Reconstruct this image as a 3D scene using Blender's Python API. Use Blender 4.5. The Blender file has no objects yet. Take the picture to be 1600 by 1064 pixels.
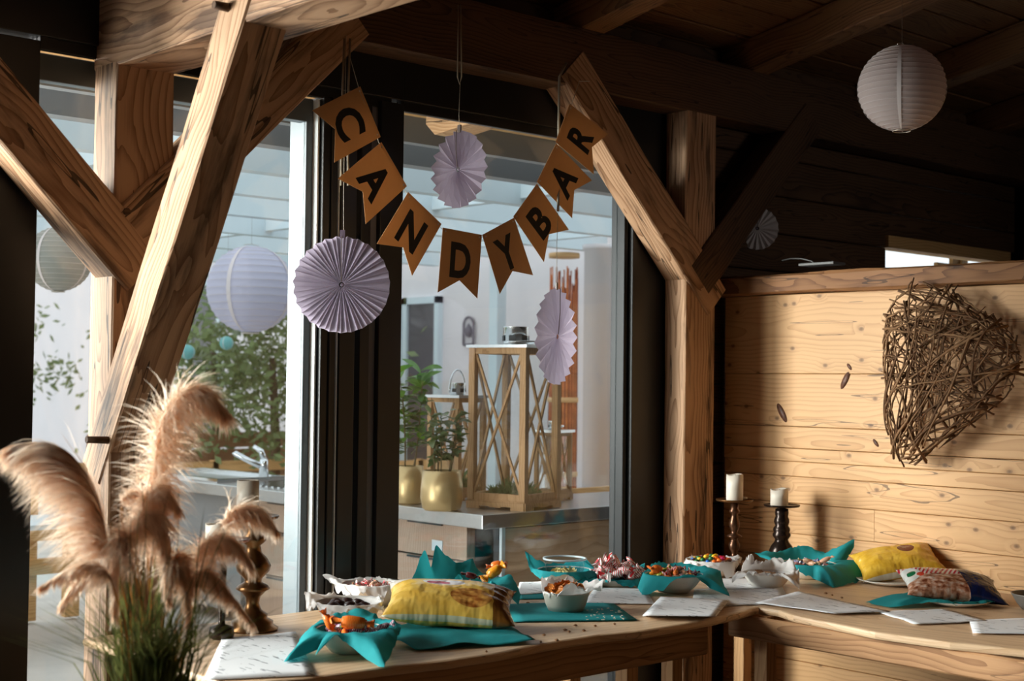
import bpy, bmesh, math, random
from mathutils import Vector, Matrix, noise
C = bpy.context.scene.collection
R = random.Random(7)
PI = math.pi

# ------------------------------------------------------------------ camera
F = 2222.0                                  # focal length in pixels of the 1600 px frame (50 mm)
YAW, PITCH, ROLL = math.radians(47.5), math.radians(1.65), 0.0115
EYE = Vector((0, 0, 1.6))
_r0 = Vector((math.sin(YAW), -math.cos(YAW), 0))
_h0 = Vector((math.cos(YAW), math.sin(YAW), 0))
_f = _h0 * math.cos(PITCH) + Vector((0, 0, 1)) * math.sin(PITCH)
_u0 = Vector((0, 0, 1)) * math.cos(PITCH) - _h0 * math.sin(PITCH)
_r = _r0 * math.cos(ROLL) + _u0 * math.sin(ROLL)
_u = _u0 * math.cos(ROLL) - _r0 * math.sin(ROLL)
cam = bpy.data.cameras.new('camera')
cam.lens, cam.sensor_width = 50.0, 36.0
cam.clip_start = 0.05
cam.dof.use_dof = True
cam.dof.focus_distance = 5.5
cam.dof.aperture_fstop = 3.2
camo = bpy.data.objects.new('camera', cam)
camo.matrix_world = Matrix(((_r.x, _u.x, -_f.x, EYE.x), (_r.y, _u.y, -_f.y, EYE.y), (_r.z, _u.z, -_f.z, EYE.z), (0, 0, 0, 1)))
C.objects.link(camo)
bpy.context.scene.camera = camo

# ------------------------------------------------------------------ exposure, sky, daylight
sc = bpy.context.scene
sc.view_settings.view_transform = 'Standard'
sc.view_settings.look = 'None'
sc.view_settings.gamma = 1
sc.view_settings.use_curve_mapping = False
sc.view_settings.exposure = 0.45
sc.cycles.transparent_max_bounces = 32
world = bpy.data.worlds.new('overcast_sky')
sc.world = world
world.use_nodes = True
world.node_tree.nodes['Background'].inputs[0].default_value = (0.92, 0.955, 1.0, 1)
world.node_tree.nodes['Background'].inputs[1].default_value = 1.15

def area(name, loc, rot, sx, sy, power, col):
    l = bpy.data.lights.new(name, 'AREA')
    l.shape = 'RECTANGLE'; l.size = sx; l.size_y = sy; l.energy = power; l.color = col
    o = bpy.data.objects.new(name, l); o.location = loc; o.rotation_euler = rot
    C.objects.link(o)
    return o
# daylight that falls through the long glazed front, left of the picture, onto everything that faces left
def aim(loc, to): return (Vector(to) - Vector(loc)).to_track_quat('-Z', 'Y').to_euler()
def daylight(name, loc, to, sx, sy, p, spread=180):
    o = area(name, loc, aim(loc, to), sx, sy, p, (1.0, 0.965, 0.92)); o.data.spread = math.radians(spread); return o
daylight('daylight_terrace', (2.05, 5.95, 2.0), (5.6, 3.3, 1.35), 0.8, 1.8, 31, 66)
daylight('rear_fill', (6.8, -3.6, 2.0), (6.6, 4.5, 2.2), 1.0, 0.8, 1.3, 40)  # added fill lamp for the paper disc; the rear wall has no window
daylight('daylight_front', (1.2, 5.9, 2.0), (2.45, 4.1, 1.6), 1.0, 1.8, 27, 75)
daylight('daylight_left', (-0.2, 5.5, 2.0), (2.3, 3.5, 1.7), 1.2, 1.8, 62, 70)
daylight('paving_glow', (0.4, 5.9, 0.25), (2.6, 3.6, 2.6), 2.6, 1.2, 80)
area('side_fill', (-3.0, 2.6, 2.0), (math.radians(90), 0, math.radians(270)), 3.0, 2.2, 6, (1.0, 0.97, 0.93))  # added weak fill lamp inside the room; the left wall is closed

# ------------------------------------------------------------------ picture <-> place
def ray(px, py):
    return (_f + _r * ((px - 800) / F) + _u * ((532 - py) / F))
def at_z(px, py, z):
    d = ray(px, py); return EYE + d * ((z - EYE.z) / d.z)
def at_y(px, py, y):
    d = ray(px, py); return EYE + d * ((y - EYE.y) / d.y)
def at_x(px, py, x):
    d = ray(px, py); return EYE + d * ((x - EYE.x) / d.x)
def at_d(px, py, d):
    return EYE + ray(px, py) * d
def rel(rx, fy, up=0.0):                    # metres to the right / away / up, seen from the photographer
    return _r0 * rx + _h0 * fy + Vector((0, 0, up))
TZ = 0.75                                   # table top

# ------------------------------------------------------------------ objects
def tag(o, label=None, cat=None, group=None, kind=None):
    if label: o['label'] = label
    if cat: o['category'] = cat
    if group: o['group'] = group
    if kind: o['kind'] = kind
    return o
def empty(name, loc=(0, 0, 0), rz=0.0, parent=None):
    o = bpy.data.objects.new(name, None); o.location = loc; o.rotation_euler = (0, 0, rz)
    o.empty_display_size = 0.05
    C.objects.link(o)
    if parent: o.parent = parent
    return o
def copy_tree(o, parent=None):
    c = o.copy(); C.objects.link(c)
    if parent is not None: c.parent = parent
    for ch in list(o.children): copy_tree(ch, c)
    return c

class MB:
    def __init__(s): s.v = []; s.f = []; s.sm = []
    def add(s, vs, fs, smooth=False):
        n = len(s.v); s.v += [Vector(p) for p in vs]
        s.f += [tuple(i + n for i in f) for f in fs]; s.sm += [smooth] * len(fs)
        return s
    def box(s, c, size, rot=None):
        c = Vector(c); h = Vector(size) * 0.5
        vs = [Vector((x * h.x, y * h.y, z * h.z)) for x in (-1, 1) for y in (-1, 1) for z in (-1, 1)]
        if rot is not None: vs = [rot @ v for v in vs]
        return s.add([c + v for v in vs], [(0, 1, 3, 2), (4, 6, 7, 5), (0, 4, 5, 1), (2, 3, 7, 6), (0, 2, 6, 4), (1, 5, 7, 3)])
    def box2(s, a, b):
        a, b = Vector(a), Vector(b)
        return s.box((a + b) / 2, (abs(b.x - a.x), abs(b.y - a.y), abs(b.z - a.z)))
    def tube(s, pts, rad, n=6, cap=True, smooth=True):
        pts = [Vector(p) for p in pts]; k = len(pts)
        if not hasattr(rad, '__len__'): rad = [rad] * k
        vs = []; ref = None
        for i in range(k):
            t = (pts[min(i + 1, k - 1)] - pts[max(i - 1, 0)])
            t = t.normalized() if t.length > 1e-9 else Vector((0, 0, 1))
            if ref is None: ref = t.orthogonal().normalized()
            ref = (ref - t * ref.dot(t)); ref = ref.normalized() if ref.length > 1e-6 else t.orthogonal().normalized()
            b = t.cross(ref)
            for j in range(n):
                a = 2 * PI * j / n
                vs.append(pts[i] + (ref * math.cos(a) + b * math.sin(a)) * rad[i])
        fs = [(i * n + j, i * n + (j + 1) % n, (i + 1) * n + (j + 1) % n, (i + 1) * n + j) for i in range(k - 1) for j in range(n)]
        s.add(vs, fs, smooth)
        if cap:
            s.f.append(tuple(len(s.v) - k * n + j for j in reversed(range(n)))); s.sm.append(False)
            s.f.append(tuple(len(s.v) - n + j for j in range(n))); s.sm.append(False)
        return s
    def cyl(s, p0, p1, r0, r1=None, n=12, cap=True):
        return s.tube([p0, p1], [r0, r0 if r1 is None else r1], n, cap)
    def lathe(s, prof, c=(0, 0, 0), n=24, smooth=True):
        c = Vector(c); k = len(prof)
        vs = [c + Vector((r * math.cos(2 * PI * j / n), r * math.sin(2 * PI * j / n), z)) for r, z in prof for j in range(n)]
        fs = [(i * n + j, i * n + (j + 1) % n, (i + 1) * n + (j + 1) % n, (i + 1) * n + j) for i in range(k - 1) for j in range(n)]
        s.add(vs, fs, smooth); b = len(s.v) - k * n
        ring = prof[0] == prof[-1]
        if prof[0][0] > 1e-5 and not ring: s.f.append(tuple(b + j for j in reversed(range(n)))); s.sm.append(False)
        if prof[-1][0] > 1e-5 and not ring: s.f.append(tuple(b + (k - 1) * n + j for j in range(n))); s.sm.append(False)
        return s
    def grid(s, rows, smooth=True, closed=False):
        n = len(rows[0]); vs = [p for r in rows for p in r]; m = n if closed else n - 1
        fs = [(i * n + j, i * n + (j + 1) % n, (i + 1) * n + (j + 1) % n, (i + 1) * n + j) for i in range(len(rows) - 1) for j in range(m)]
        return s.add(vs, fs, smooth)
    def mesh(s, name, m, off=None):
        me = bpy.data.meshes.new(name)
        vs = s.v if off is None else [v - off for v in s.v]
        me.from_pydata([tuple(v) for v in vs], [], s.f)
        me.polygons.foreach_set('use_smooth', s.sm)
        for mm in (m if isinstance(m, (list, tuple)) else [m]): me.materials.append(mm)
        me.update()
        return me
    def obj(s, name, m, parent=None, world=True, loc=None, bevel=0.0):
        """links the shapes as ONE mesh object; world=True: vertices are in world space"""
        if parent is not None:
            off = parent.matrix_basis.translation.copy()
            p = parent.parent
            while p is not None: off += p.matrix_basis.translation; p = p.parent
        elif world:
            off = Vector(loc) if loc is not None else sum(s.v, Vector()) / len(s.v)
        if not world: off = None
        o = bpy.data.objects.new(name, s.mesh(name, m, off))
        if parent is not None: o.parent = parent
        elif world: o.location = off
        elif loc is not None: o.location = loc
        C.objects.link(o)
        if bevel:
            b = o.modifiers.new('edge', 'BEVEL'); b.width = bevel; b.segments = 2; b.limit_method = 'ANGLE'
        return o

def beam(name, p0, p1, w, h, m, up=(0, 0, 1), wob=0.004, bev=0.006, parent=None, seg=None):
    """squared timber, its own X axis along the grain, slightly uneven hewn faces"""
    p0, p1 = Vector(p0), Vector(p1); d = p1 - p0; L = d.length; x = d.normalized()
    z = Vector(up); z = (z - x * z.dot(x)).normalized(); y = z.cross(x)
    n = seg or max(2, int(L / 0.18)); ring = []
    b = bev
    prof = [(-w / 2 + b, -h / 2), (w / 2 - b, -h / 2), (w / 2, -h / 2 + b), (w / 2, h / 2 - b), (w / 2 - b, h / 2), (-w / 2 + b, h / 2), (-w / 2, h / 2 - b), (-w / 2, -h / 2 + b)]
    sd = R.uniform(0, 50); mb = MB(); rows = []
    for i in range(n + 1):
        t = -L / 2 + L * i / n
        row = []
        for j, (a, c) in enumerate(prof):
            k = noise.noise(Vector((t * 1.7 + sd, (j // 2) * 3.1, sd))) * wob + noise.noise(Vector((t * 6 + sd, (j // 2) * 5.3, 9))) * wob * 0.4
            row.append(Vector((t, a * (1 + k / w * 2), c * (1 + k / h * 2))))
        rows.append(row)
    mb.grid(rows, smooth=False, closed=True)
    base = len(mb.v) - 8 * (n + 1)
    mb.f.append(tuple(base + j for j in reversed(range(8)))); mb.sm.append(False)
    mb.f.append(tuple(base + 8 * n + j for j in range(8))); mb.sm.append(False)
    o = bpy.data.objects.new(name, mb.mesh(name, m))
    M = Matrix(((x.x, y.x, z.x, (p0.x + p1.x) / 2), (x.y, y.y, z.y, (p0.y + p1.y) / 2), (x.z, y.z, z.z, (p0.z + p1.z) / 2), (0, 0, 0, 1)))
    if parent is not None:
        o.parent = parent; M = Matrix.Translation(-parent.matrix_basis.translation) @ M
    o.matrix_basis = M
    C.objects.link(o)
    return o

# ------------------------------------------------------------------ materials
def nd(nt, typ, ins=None, **at):
    n = nt.nodes.new('ShaderNode' + typ)
    for k, v in at.items(): setattr(n, k, v)
    for k, v in (ins or {}).items():
        if isinstance(v, bpy.types.NodeSocket): nt.links.new(v, n.inputs[k])
        else: n.inputs[k].default_value = v
    return n
def mth(nt, op, a, b=0.0, clamp=False):
    return nd(nt, 'Math', {0: a, 1: b}, operation=op, use_clamp=clamp).outputs[0]
def mixc(nt, fac, a, b, blend='MIX'):
    n = nd(nt, 'Mix', {0: fac}, data_type='RGBA', blend_type=blend)
    for i, v in ((6, a), (7, b)):
        if isinstance(v, bpy.types.NodeSocket): nt.links.new(v, n.inputs[i])
        else: n.inputs[i].default_value = (*v, 1) if len(v) == 3 else v
    return n.outputs[2]
def ramp(nt, fac, stops, interp='LINEAR'):
    n = nd(nt, 'ValToRGB', {0: fac}); cr = n.color_ramp; cr.interpolation = interp
    while len(cr.elements) < len(stops): cr.elements.new(0.5)
    for e, (p, c) in zip(cr.elements, stops):
        e.position = p; e.color = (*c, 1) if len(c) == 3 else c
    return n.outputs[0]
def new_mat(name):
    m = bpy.data.materials.new(name); m.use_nodes = True
    nt = m.node_tree; return m, nt, nt.nodes['Principled BSDF']
def S(r, g, b):                              # sRGB 0..255 -> linear
    return tuple(((c / 255) / 12.92 if c <= 10 else (((c / 255) + 0.055) / 1.055) ** 2.4) for c in (r, g, b))
def plain(name, col, rough=0.5, metal=0.0, noise_amt=0.0, nscale=8.0, bump=0.0, bscale=60.0, spec=0.5, transl=0.0):
    m, nt, p = new_mat(name)
    p.inputs['Roughness'].default_value = rough; p.inputs['Metallic'].default_value = metal
    p.inputs['Specular IOR Level'].default_value = spec
    tc = nd(nt, 'TexCoord').outputs['Object']
    if noise_amt:
        nz = nd(nt, 'TexNoise', {'Vector': tc, 'Scale': nscale, 'Detail': 4.0}).outputs['Fac']
        nt.links.new(ramp(nt, nz, [(0.25, tuple(c * (1 - noise_amt) for c in col)), (0.75, tuple(min(1, c * (1 + noise_amt)) for c in col))]), p.inputs['Base Color'])
    else:
        p.inputs['Base Color'].default_value = (*col, 1)
    if bump:
        nz = nd(nt, 'TexNoise', {'Vector': tc, 'Scale': bscale, 'Detail': 3.0}).outputs['Fac']
        nt.links.new(nd(nt, 'Bump', {'Height': nz, 'Strength': bump, 'Distance': 0.01}).outputs[0], p.inputs['Normal'])
    if transl:
        out = nt.nodes['Material Output']
        tr = nd(nt, 'BsdfTranslucent', {'Color': (*col, 1)})
        mx = nd(nt, 'MixShader', {0: transl, 1: p.outputs[0], 2: tr.outputs[0]})
        nt.links.new(mx.outputs[0], out.inputs[0])
    return m
def wood(name, light, mid, dark, axis='X', ring=26.0, dist=3.0, knots=1.0, rough=0.62, bump=0.25, grey=0.0, along=0.07, fibre=0.35, kscale=(1.1, 3.4), kflat=False, stain_shade=0.0):
    m, nt, p = new_mat(name)
    tc = nd(nt, 'TexCoord').outputs['Object']
    rot = {'X': (0, 0, 0), 'Y': (0, 0, -PI / 2), 'Z': (0, PI / 2, 0)}[axis]
    v = nd(nt, 'Mapping', {'Vector': tc, 'Rotation': rot}).outputs[0]
    rnd = nd(nt, 'ObjectInfo').outputs['Random']
    off = nd(nt, 'CombineXYZ', {0: mth(nt, 'MULTIPLY', rnd, 37.0), 1: mth(nt, 'SUBTRACT', mth(nt, 'FRACT', mth(nt, 'MULTIPLY', rnd, 7.31)), 0.5), 2: mth(nt, 'SUBTRACT', mth(nt, 'FRACT', mth(nt, 'MULTIPLY', rnd, 17.7)), 0.5)}).outputs[0]
    offs = nd(nt, 'VectorMath', {0: off, 1: (1.0, 0.16, 0.16)}, operation='MULTIPLY').outputs[0]
    vv = nd(nt, 'VectorMath', {0: v, 1: offs}, operation='ADD').outputs[0]
    # wandering pith so that the rings cut into flames and ovals
    wn = nd(nt, 'TexNoise', {'Vector': nd(nt, 'Mapping', {'Vector': vv, 'Scale': (1.3, 1.5, 1.5)}).outputs[0], 'Scale': 1.0, 'Detail': 2.0}).outputs['Color']
    wv = nd(nt, 'VectorMath', {0: nd(nt, 'VectorMath', {0: wn, 1: (0.5, 0.5, 0.5)}, operation='SUBTRACT').outputs[0], 1: (0.0, 0.16, 0.16)}, operation='MULTIPLY').outputs[0]
    # knots: voronoi cells stretched along the grain
    kv = nd(nt, 'Mapping', {'Vector': vv, 'Scale': (kscale[0], 0.0 if kflat else kscale[1], kscale[1])}).outputs[0]
    if kflat:
        sp = nd(nt, 'SeparateXYZ', {0: kv}); kv = nd(nt, 'CombineXYZ', {0: sp.outputs[0], 1: sp.outputs[2]}).outputs[0]
    vn = nd(nt, 'TexVoronoi', {'Vector': kv, 'Scale': 1.6, 'Randomness': 1.0}, voronoi_dimensions='2D' if kflat else '3D'); vor = vn.outputs['Distance']
    if kflat:                                # a knot in some cells only, in some boards more than in others
        keep = mth(nt, 'GREATER_THAN', nd(nt, 'SeparateColor', {0: vn.outputs['Color']}).outputs[0], mth(nt, 'ADD', 0.45, mth(nt, 'MULTIPLY', mth(nt, 'FRACT', mth(nt, 'MULTIPLY', rnd, 5.77)), 0.5)))
        vor = mth(nt, 'ADD', vor, mth(nt, 'MULTIPLY', mth(nt, 'SUBTRACT', 1.0, keep), 1.0))
    halo = mth(nt, 'SUBTRACT', 1.0, mth(nt, 'DIVIDE', vor, 0.34), True)
    v2 = nd(nt, 'VectorMath', {0: nd(nt, 'VectorMath', {0: vv, 1: wv}, operation='ADD').outputs[0],
                               1: nd(nt, 'CombineXYZ', {1: mth(nt, 'MULTIPLY', halo, 0.03 * knots), 2: mth(nt, 'MULTIPLY', halo, 0.03 * knots)}).outputs[0]}, operation='ADD').outputs[0]
    v3 = nd(nt, 'Mapping', {'Vector': v2, 'Scale': (along, 1, 1)}).outputs[0]
    wave = nd(nt, 'TexWave', {'Vector': v3, 'Scale': ring, 'Distortion': dist, 'Detail': 2.0, 'Detail Scale': 1.5, 'Detail Roughness': 0.5}, wave_type='RINGS', rings_direction='X', wave_profile='SAW').outputs['Fac']
    fib = nd(nt, 'TexNoise', {'Vector': nd(nt, 'Mapping', {'Vector': vv, 'Scale': (5, 190, 190)}).outputs[0], 'Scale': 1.0, 'Detail': 3.0}).outputs['Fac']
    big = nd(nt, 'TexNoise', {'Vector': nd(nt, 'Mapping', {'Vector': vv, 'Scale': (1.2, 5, 5)}).outputs[0], 'Scale': 1.0, 'Detail': 4.0}).outputs['Fac']
    g = mth(nt, 'ADD', mth(nt, 'MULTIPLY', mth(nt, 'POWER', wave, 2.5), 0.5), mth(nt, 'MULTIPLY', mth(nt, 'SUBTRACT', fib, 0.5), fibre))
    g = mth(nt, 'ADD', g, mth(nt, 'MULTIPLY', mth(nt, 'SUBTRACT', big, 0.5), 0.9))
    col = ramp(nt, g, [(0.0, light), (0.45, mid), (0.95, dark)])
    # knots and drying cracks
    kn = mth(nt, 'SUBTRACT', 1.0, mth(nt, 'DIVIDE', vor, 0.085 + 0.0 * knots), True)
    kn = mth(nt, 'MULTIPLY', mth(nt, 'POWER', kn, 0.5), min(1.0, knots))
    col = mixc(nt, kn, col, tuple(c * 0.35 for c in dark))
    col = mixc(nt, mth(nt, 'MULTIPLY', mth(nt, 'POWER', halo, 2.0), 0.4 * min(1, knots)), col, dark)
    cr = nd(nt, 'TexNoise', {'Vector': nd(nt, 'Mapping', {'Vector': vv, 'Scale': (1.6, 26, 26)}).outputs[0], 'Scale': 1.0, 'Detail': 1.0}).outputs['Fac']
    crk = mth(nt, 'MULTIPLY', mth(nt, 'LESS_THAN', mth(nt, 'ABSOLUTE', mth(nt, 'SUBTRACT', cr, 0.66)), 0.016 if stain_shade else 0.008), 0.8 * min(1, knots))
    col = mixc(nt, crk, col, tuple(c * 0.25 for c in dark))
    if stain_shade:                                # old weather stains and soaked-in dark streaks
        sn = nd(nt, 'TexNoise', {'Vector': nd(nt, 'Mapping', {'Vector': vv, 'Scale': (1.5, 9, 9)}).outputs[0], 'Scale': 1.0, 'Detail': 5.0, 'Roughness': 0.6}).outputs['Fac']
        sm_ = nd(nt, 'MapRange', {0: sn, 1: 0.54, 2: 0.66, 3: 0.0, 4: stain_shade}).outputs[0]
        col = mixc(nt, sm_, col, tuple(c * 1.1 for c in dark))
    if grey: col = mixc(nt, grey, col, (0.25, 0.22, 0.2))
    nt.links.new(col, p.inputs['Base Color'])
    p.inputs['Roughness'].default_value = rough
    p.inputs['Specular IOR Level'].default_value = 0.3
    hgt = mth(nt, 'SUBTRACT', mth(nt, 'MULTIPLY', mth(nt, 'ADD', wave, fib), -0.5), mth(nt, 'MULTIPLY', crk, 1.5))
    nt.links.new(nd(nt, 'Bump', {'Height': hgt, 'Strength': bump, 'Distance': 0.004}).outputs[0], p.inputs['Normal'])
    return m
def glass(name, tint=(1, 1, 1), refl=1.0, rough=0.0):
    m, nt, p = new_mat(name); nt.nodes.remove(p)
    bf = nd(nt, 'NewGeometry').outputs['Backfacing']
    fr = nd(nt, 'Fresnel', {'IOR': mth(nt, 'ADD', 1.45, mth(nt, 'MULTIPLY', bf, 1 / 1.45 - 1.45))}).outputs[0]
    mx = nd(nt, 'MixShader', {0: mth(nt, 'MULTIPLY', fr, refl), 1: nd(nt, 'BsdfTransparent', {0: (*tint, 1)}).outputs[0], 2: nd(nt, 'BsdfGlossy', {'Color': (1, 1, 1, 1), 'Roughness': rough}).outputs[0]})
    nt.links.new(mx.outputs[0], nt.nodes['Material Output'].inputs[0])
    return m
M = {}
M['timber'] = wood('hewn_timber', S(192, 152, 118), S(142, 103, 73), S(50, 31, 19), ring=19, dist=2.5, knots=1.0, stain_shade=0.75)
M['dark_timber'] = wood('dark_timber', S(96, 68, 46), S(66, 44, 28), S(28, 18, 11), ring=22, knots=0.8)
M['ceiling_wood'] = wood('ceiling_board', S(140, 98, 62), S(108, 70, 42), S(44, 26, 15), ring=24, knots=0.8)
M['plank'] = wood('pale_larch_plank', S(217, 169, 118), S(197, 147, 96), S(142, 97, 58), ring=17, dist=2.0, knots=0.9, bump=0.12, rough=0.5, fibre=0.25, kscale=(3.6, 5.2), kflat=True)
M['cap'] = wood('cap_timber', S(150, 104, 66), S(110, 70, 40), S(40, 22, 12), ring=20, knots=0.8)
M['table'] = wood('oiled_table', S(220, 186, 150), S(202, 164, 126), S(156, 114, 78), ring=14, dist=2.0, knots=0.5, bump=0.08, rough=0.42, fibre=0.25)
M['table_y'] = wood('oiled_table_cross', S(220, 186, 150), S(202, 164, 126), S(156, 114, 78), axis='Y', ring=14, dist=2.0, knots=0.5, bump=0.08, rough=0.42, fibre=0.25)
M['leg'] = wood('table_leg', S(206, 160, 112), S(178, 128, 84), S(120, 78, 44), axis='Z', ring=16, knots=0.4, bump=0.1)
M['apron'] = wood('table_apron', S(186, 140, 98), S(150, 106, 70), S(88, 56, 34), ring=16, knots=0.6, bump=0.15)
M['outdoor_wood'] = wood('outdoor_wood', S(222, 176, 118), S(200, 150, 92), S(140, 92, 52), ring=18, knots=0.5, bump=0.1)
M['black'] = plain('black_frame', S(28, 28, 28), 0.35, 0.0, 0.15, 3, spec=0.4)
M['grey_frame'] = plain('silver_frame', S(84, 92, 96), 0.45, 0.0)
M['strip'] = plain('pale_seal', S(220, 224, 222), 0.4)
M['glass'] = glass('window_glass', (0.93, 0.97, 0.97), 0.9)
M['floor'] = wood('floor_board', S(92, 70, 52), S(70, 50, 36), S(36, 26, 18), ring=20)
M['stain_shade'] = wood('low_bounce_wall', S(52, 40, 32), S(38, 28, 22), S(20, 15, 12), ring=20)  # unseen room walls made near-black to cut bounced light

# ------------------------------------------------------------------ the timber hall
GY = 4.60                                   # plane of the glazing
PY = 4.40                                   # inner faces of the timber frame
def struct(o, label=None): return tag(o, label, kind='structure')
struct(MB().box2((-3.2, -4, -0.1), (10.2, 4.75, 0)).obj('floor', M['floor']))

# ceiling: boards across, rafters rising away from the window front
SL = 0.194
def zc(y): return 3.32 + SL * (PY - y)
ce = struct(empty('ceiling', (3.5, 0, 3.4)))
mb = MB(); a = [(-3.2, 5.7), (10.2, 5.7), (10.2, -4.0), (-3.2, -4.0)]
mb.add([(x, y, zc(y) + 0.03) for x, y in a] + [(x, y, zc(y) + 0.2) for x, y in a], [(3, 2, 1, 0), (4, 5, 6, 7), (0, 1, 5, 4), (1, 2, 6, 5), (2, 3, 7, 6), (3, 0, 4, 7)])
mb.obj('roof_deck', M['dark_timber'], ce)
y = 5.6; k = 0
while y > -2.6:
    w = (0.21, 0.17, 0.24, 0.19)[k % 4]; k += 1
    yc = y - w / 2
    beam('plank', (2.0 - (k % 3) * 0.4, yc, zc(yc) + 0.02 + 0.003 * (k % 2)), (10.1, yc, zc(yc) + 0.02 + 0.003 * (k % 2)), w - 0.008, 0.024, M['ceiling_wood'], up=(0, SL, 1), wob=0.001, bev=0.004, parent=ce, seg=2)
    y -= w
for k in range(-5, 5):
    x = 4.50 + 1.19 * k
    if x > 10: continue
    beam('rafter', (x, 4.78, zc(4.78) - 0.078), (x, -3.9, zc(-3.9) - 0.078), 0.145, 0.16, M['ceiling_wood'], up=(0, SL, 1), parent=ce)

# posts, tie beams, braces
def post(name, x0, x1, y0, y1, z1, label, m='timber'):
    return struct(beam(name, ((x0 + x1) / 2, (y0 + y1) / 2, 0.0), ((x0 + x1) / 2, (y0 + y1) / 2, z1), x1 - x0, y1 - y0, M[m], up=(0, 1, 0)), label)
post('timber_post', 2.22, 2.437, PY, 4.565, 2.66, 'pale hewn timber post at left with three braces')
post('timber_post', 5.14, 5.36, PY, 4.53, 2.91, 'timber post in the corner beside the right-hand glass')
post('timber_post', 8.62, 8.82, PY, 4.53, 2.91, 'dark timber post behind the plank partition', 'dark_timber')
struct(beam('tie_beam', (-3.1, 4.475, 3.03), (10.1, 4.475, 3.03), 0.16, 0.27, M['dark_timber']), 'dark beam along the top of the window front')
struct(beam('cross_beam', (2.33, 4.57, 2.80), (2.33, -1.2, 2.80), 0.218, 0.30, M['timber']), 'hewn beam running from the left post towards the viewer')
def brace(xa, za, xb, zb, label, y0=PY - 0.012, y1=4.53, h=0.185, up=None, m='timber'):
    a, b = Vector((xa, (y0 + y1) / 2, za)), Vector((xb, (y0 + y1) / 2, zb))
    return struct(beam('timber_brace', a, b, y1 - y0, h, M[m], up=up or (0, 0, 1)), label)
o2 = 0.185 / 2 * math.sqrt(0.5)
brace(4.30 + o2, 2.93 + o2, 5.30 + o2, 1.93 + o2, 'sloping brace between the right post and the beam above the bunting')
brace(3.26 - o2, 2.93 + o2, 2.36 - o2, 2.03 + o2, 'dark sloping brace rising right from the left post')
brace(1.20 - o2 + 0.0, 3.09 + o2 - 0.0, 2.40 - o2, 1.89 + o2, 'sloping brace rising left from the left post')
brace(6.20 - o2, 2.93 + o2, 5.30 - o2, 2.03 + o2, 'dark brace rising right from the corner post', m='dark_timber')  # darker timber puts the shade of this corner into the colour
# the big brace from the left post up to the cross beam
ang = math.atan(0.61); cy, cz = math.cos(ang), math.sin(ang)
a = Vector((2.293, 4.43, 1.44)); b = Vector((2.293, 3.62, 1.44 + 0.81 / 0.61))
struct(beam('timber_brace', a + Vector((0, 0.1, -0.164)), b + Vector((0, -0.06, 0.1)), 0.155, 0.148, M['timber'], up=(0, -1, 0)), 'broad pale brace from the left post up to the cross beam')
def peg(name, p0, p1, r, label):
    o = MB().cyl(p0, p1, r * 1.05, r * 0.9, 7).obj(name, M['dark_timber']); return struct(o, label)
p = at_x(168, 688, 2.215); peg('wooden_peg', p + Vector((0.03, 0, 0)), p + Vector((-0.075, 0.0, 0.004)), 0.013, 'wooden peg sticking out of the broad brace')
p = at_x(357, 12, 2.215); peg('wooden_peg', p + Vector((0.03, 0, 0)), p + Vector((-0.05, 0.0, 0.0)), 0.014, 'dark peg at the top of the broad brace')
p = at_y(197, 331, PY - 0.012); peg('wooden_peg', p + Vector((0, 0.03, 0)), p + Vector((0, -0.012, 0)), 0.014, 'pale peg end in the left sloping brace')

# window front: black frames and glass
def frame(name, parent, a, b, m='black', bevel=0.003):
    return MB().box2(a, b).obj(name, M[m], parent, bevel=bevel)
w1 = struct(empty('window_1', (2.6, GY, 0)), 'left glass panel in a black frame')
frame('jamb', w1, (1.80, GY - 0.05, 0), (2.02, GY + 0.07, 2.72))
frame('lintel', w1, (1.80, GY - 0.06, 2.735), (3.55, GY + 0.07, 2.93))
for i in range(3): frame('lintel_groove', w1, (2.02, GY - 0.045 + 0.03 * i, 2.692 + 0.012 * i), (3.5, GY - 0.02 + 0.03 * i, 2.74))
frame('sill', w1, (2.02, GY - 0.05, 0), (3.08, GY + 0.05, 0.07))
frame('stile', w1, (3.12, GY + 0.0, 0), (3.15, GY + 0.115, 2.62), 'grey_frame')
frame('rail', w1, (2.02, GY + 0.0, 2.60), (3.15, GY + 0.05, 2.69), 'grey_frame')
MB().box2((2.02, GY + 0.01, 0.07), (3.12, GY + 0.018, 2.62)).obj('pane', M['glass'], w1)
dr = struct(empty('door_1', (3.3, GY, 0)), 'stacked black sliding door stiles between the two panes')
frame('seal', dr, (3.152, GY - 0.03, 0), (3.162, GY + 0.03, 2.69), 'strip')
frame('stile', dr, (3.166, GY - 0.05, 0), (3.20, GY + 0.05, 2.70))
frame('rib', dr, (3.203, GY - 0.055, 0), (3.212, GY + 0.0, 2.70))
frame('stile', dr, (3.215, GY - 0.045, 0), (3.24, GY + 0.05, 2.70))
frame('seal', dr, (3.243, GY - 0.05, 0), (3.247, GY + 0.02, 2.70), 'strip')
frame('stile', dr, (3.25, GY - 0.055, 0), (3.325, GY + 0.05, 2.70))
frame('seal', dr, (3.332, GY - 0.01, 0), (3.347, GY + 0.02, 2.70), 'strip')
frame('stile', dr, (3.352, GY - 0.05, 0), (3.40, GY + 0.05, 2.70))
M['charcoal'] = plain('charcoal_frame', S(92, 90, 92), 0.45)
frame('rib', dr, (3.402, GY - 0.04, 0), (3.436, GY + 0.05, 2.70), 'charcoal')
frame('stile', dr, (3.438, GY - 0.06, 0), (3.553, GY + 0.07, 2.72))
w2 = struct(empty('window_2', (4.2, GY, 0)), 'right glass panel in a black frame behind the bunting')
frame('lintel', w2, (3.55, GY - 0.06, 2.735), (5.36, GY + 0.07, 2.93))
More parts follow.
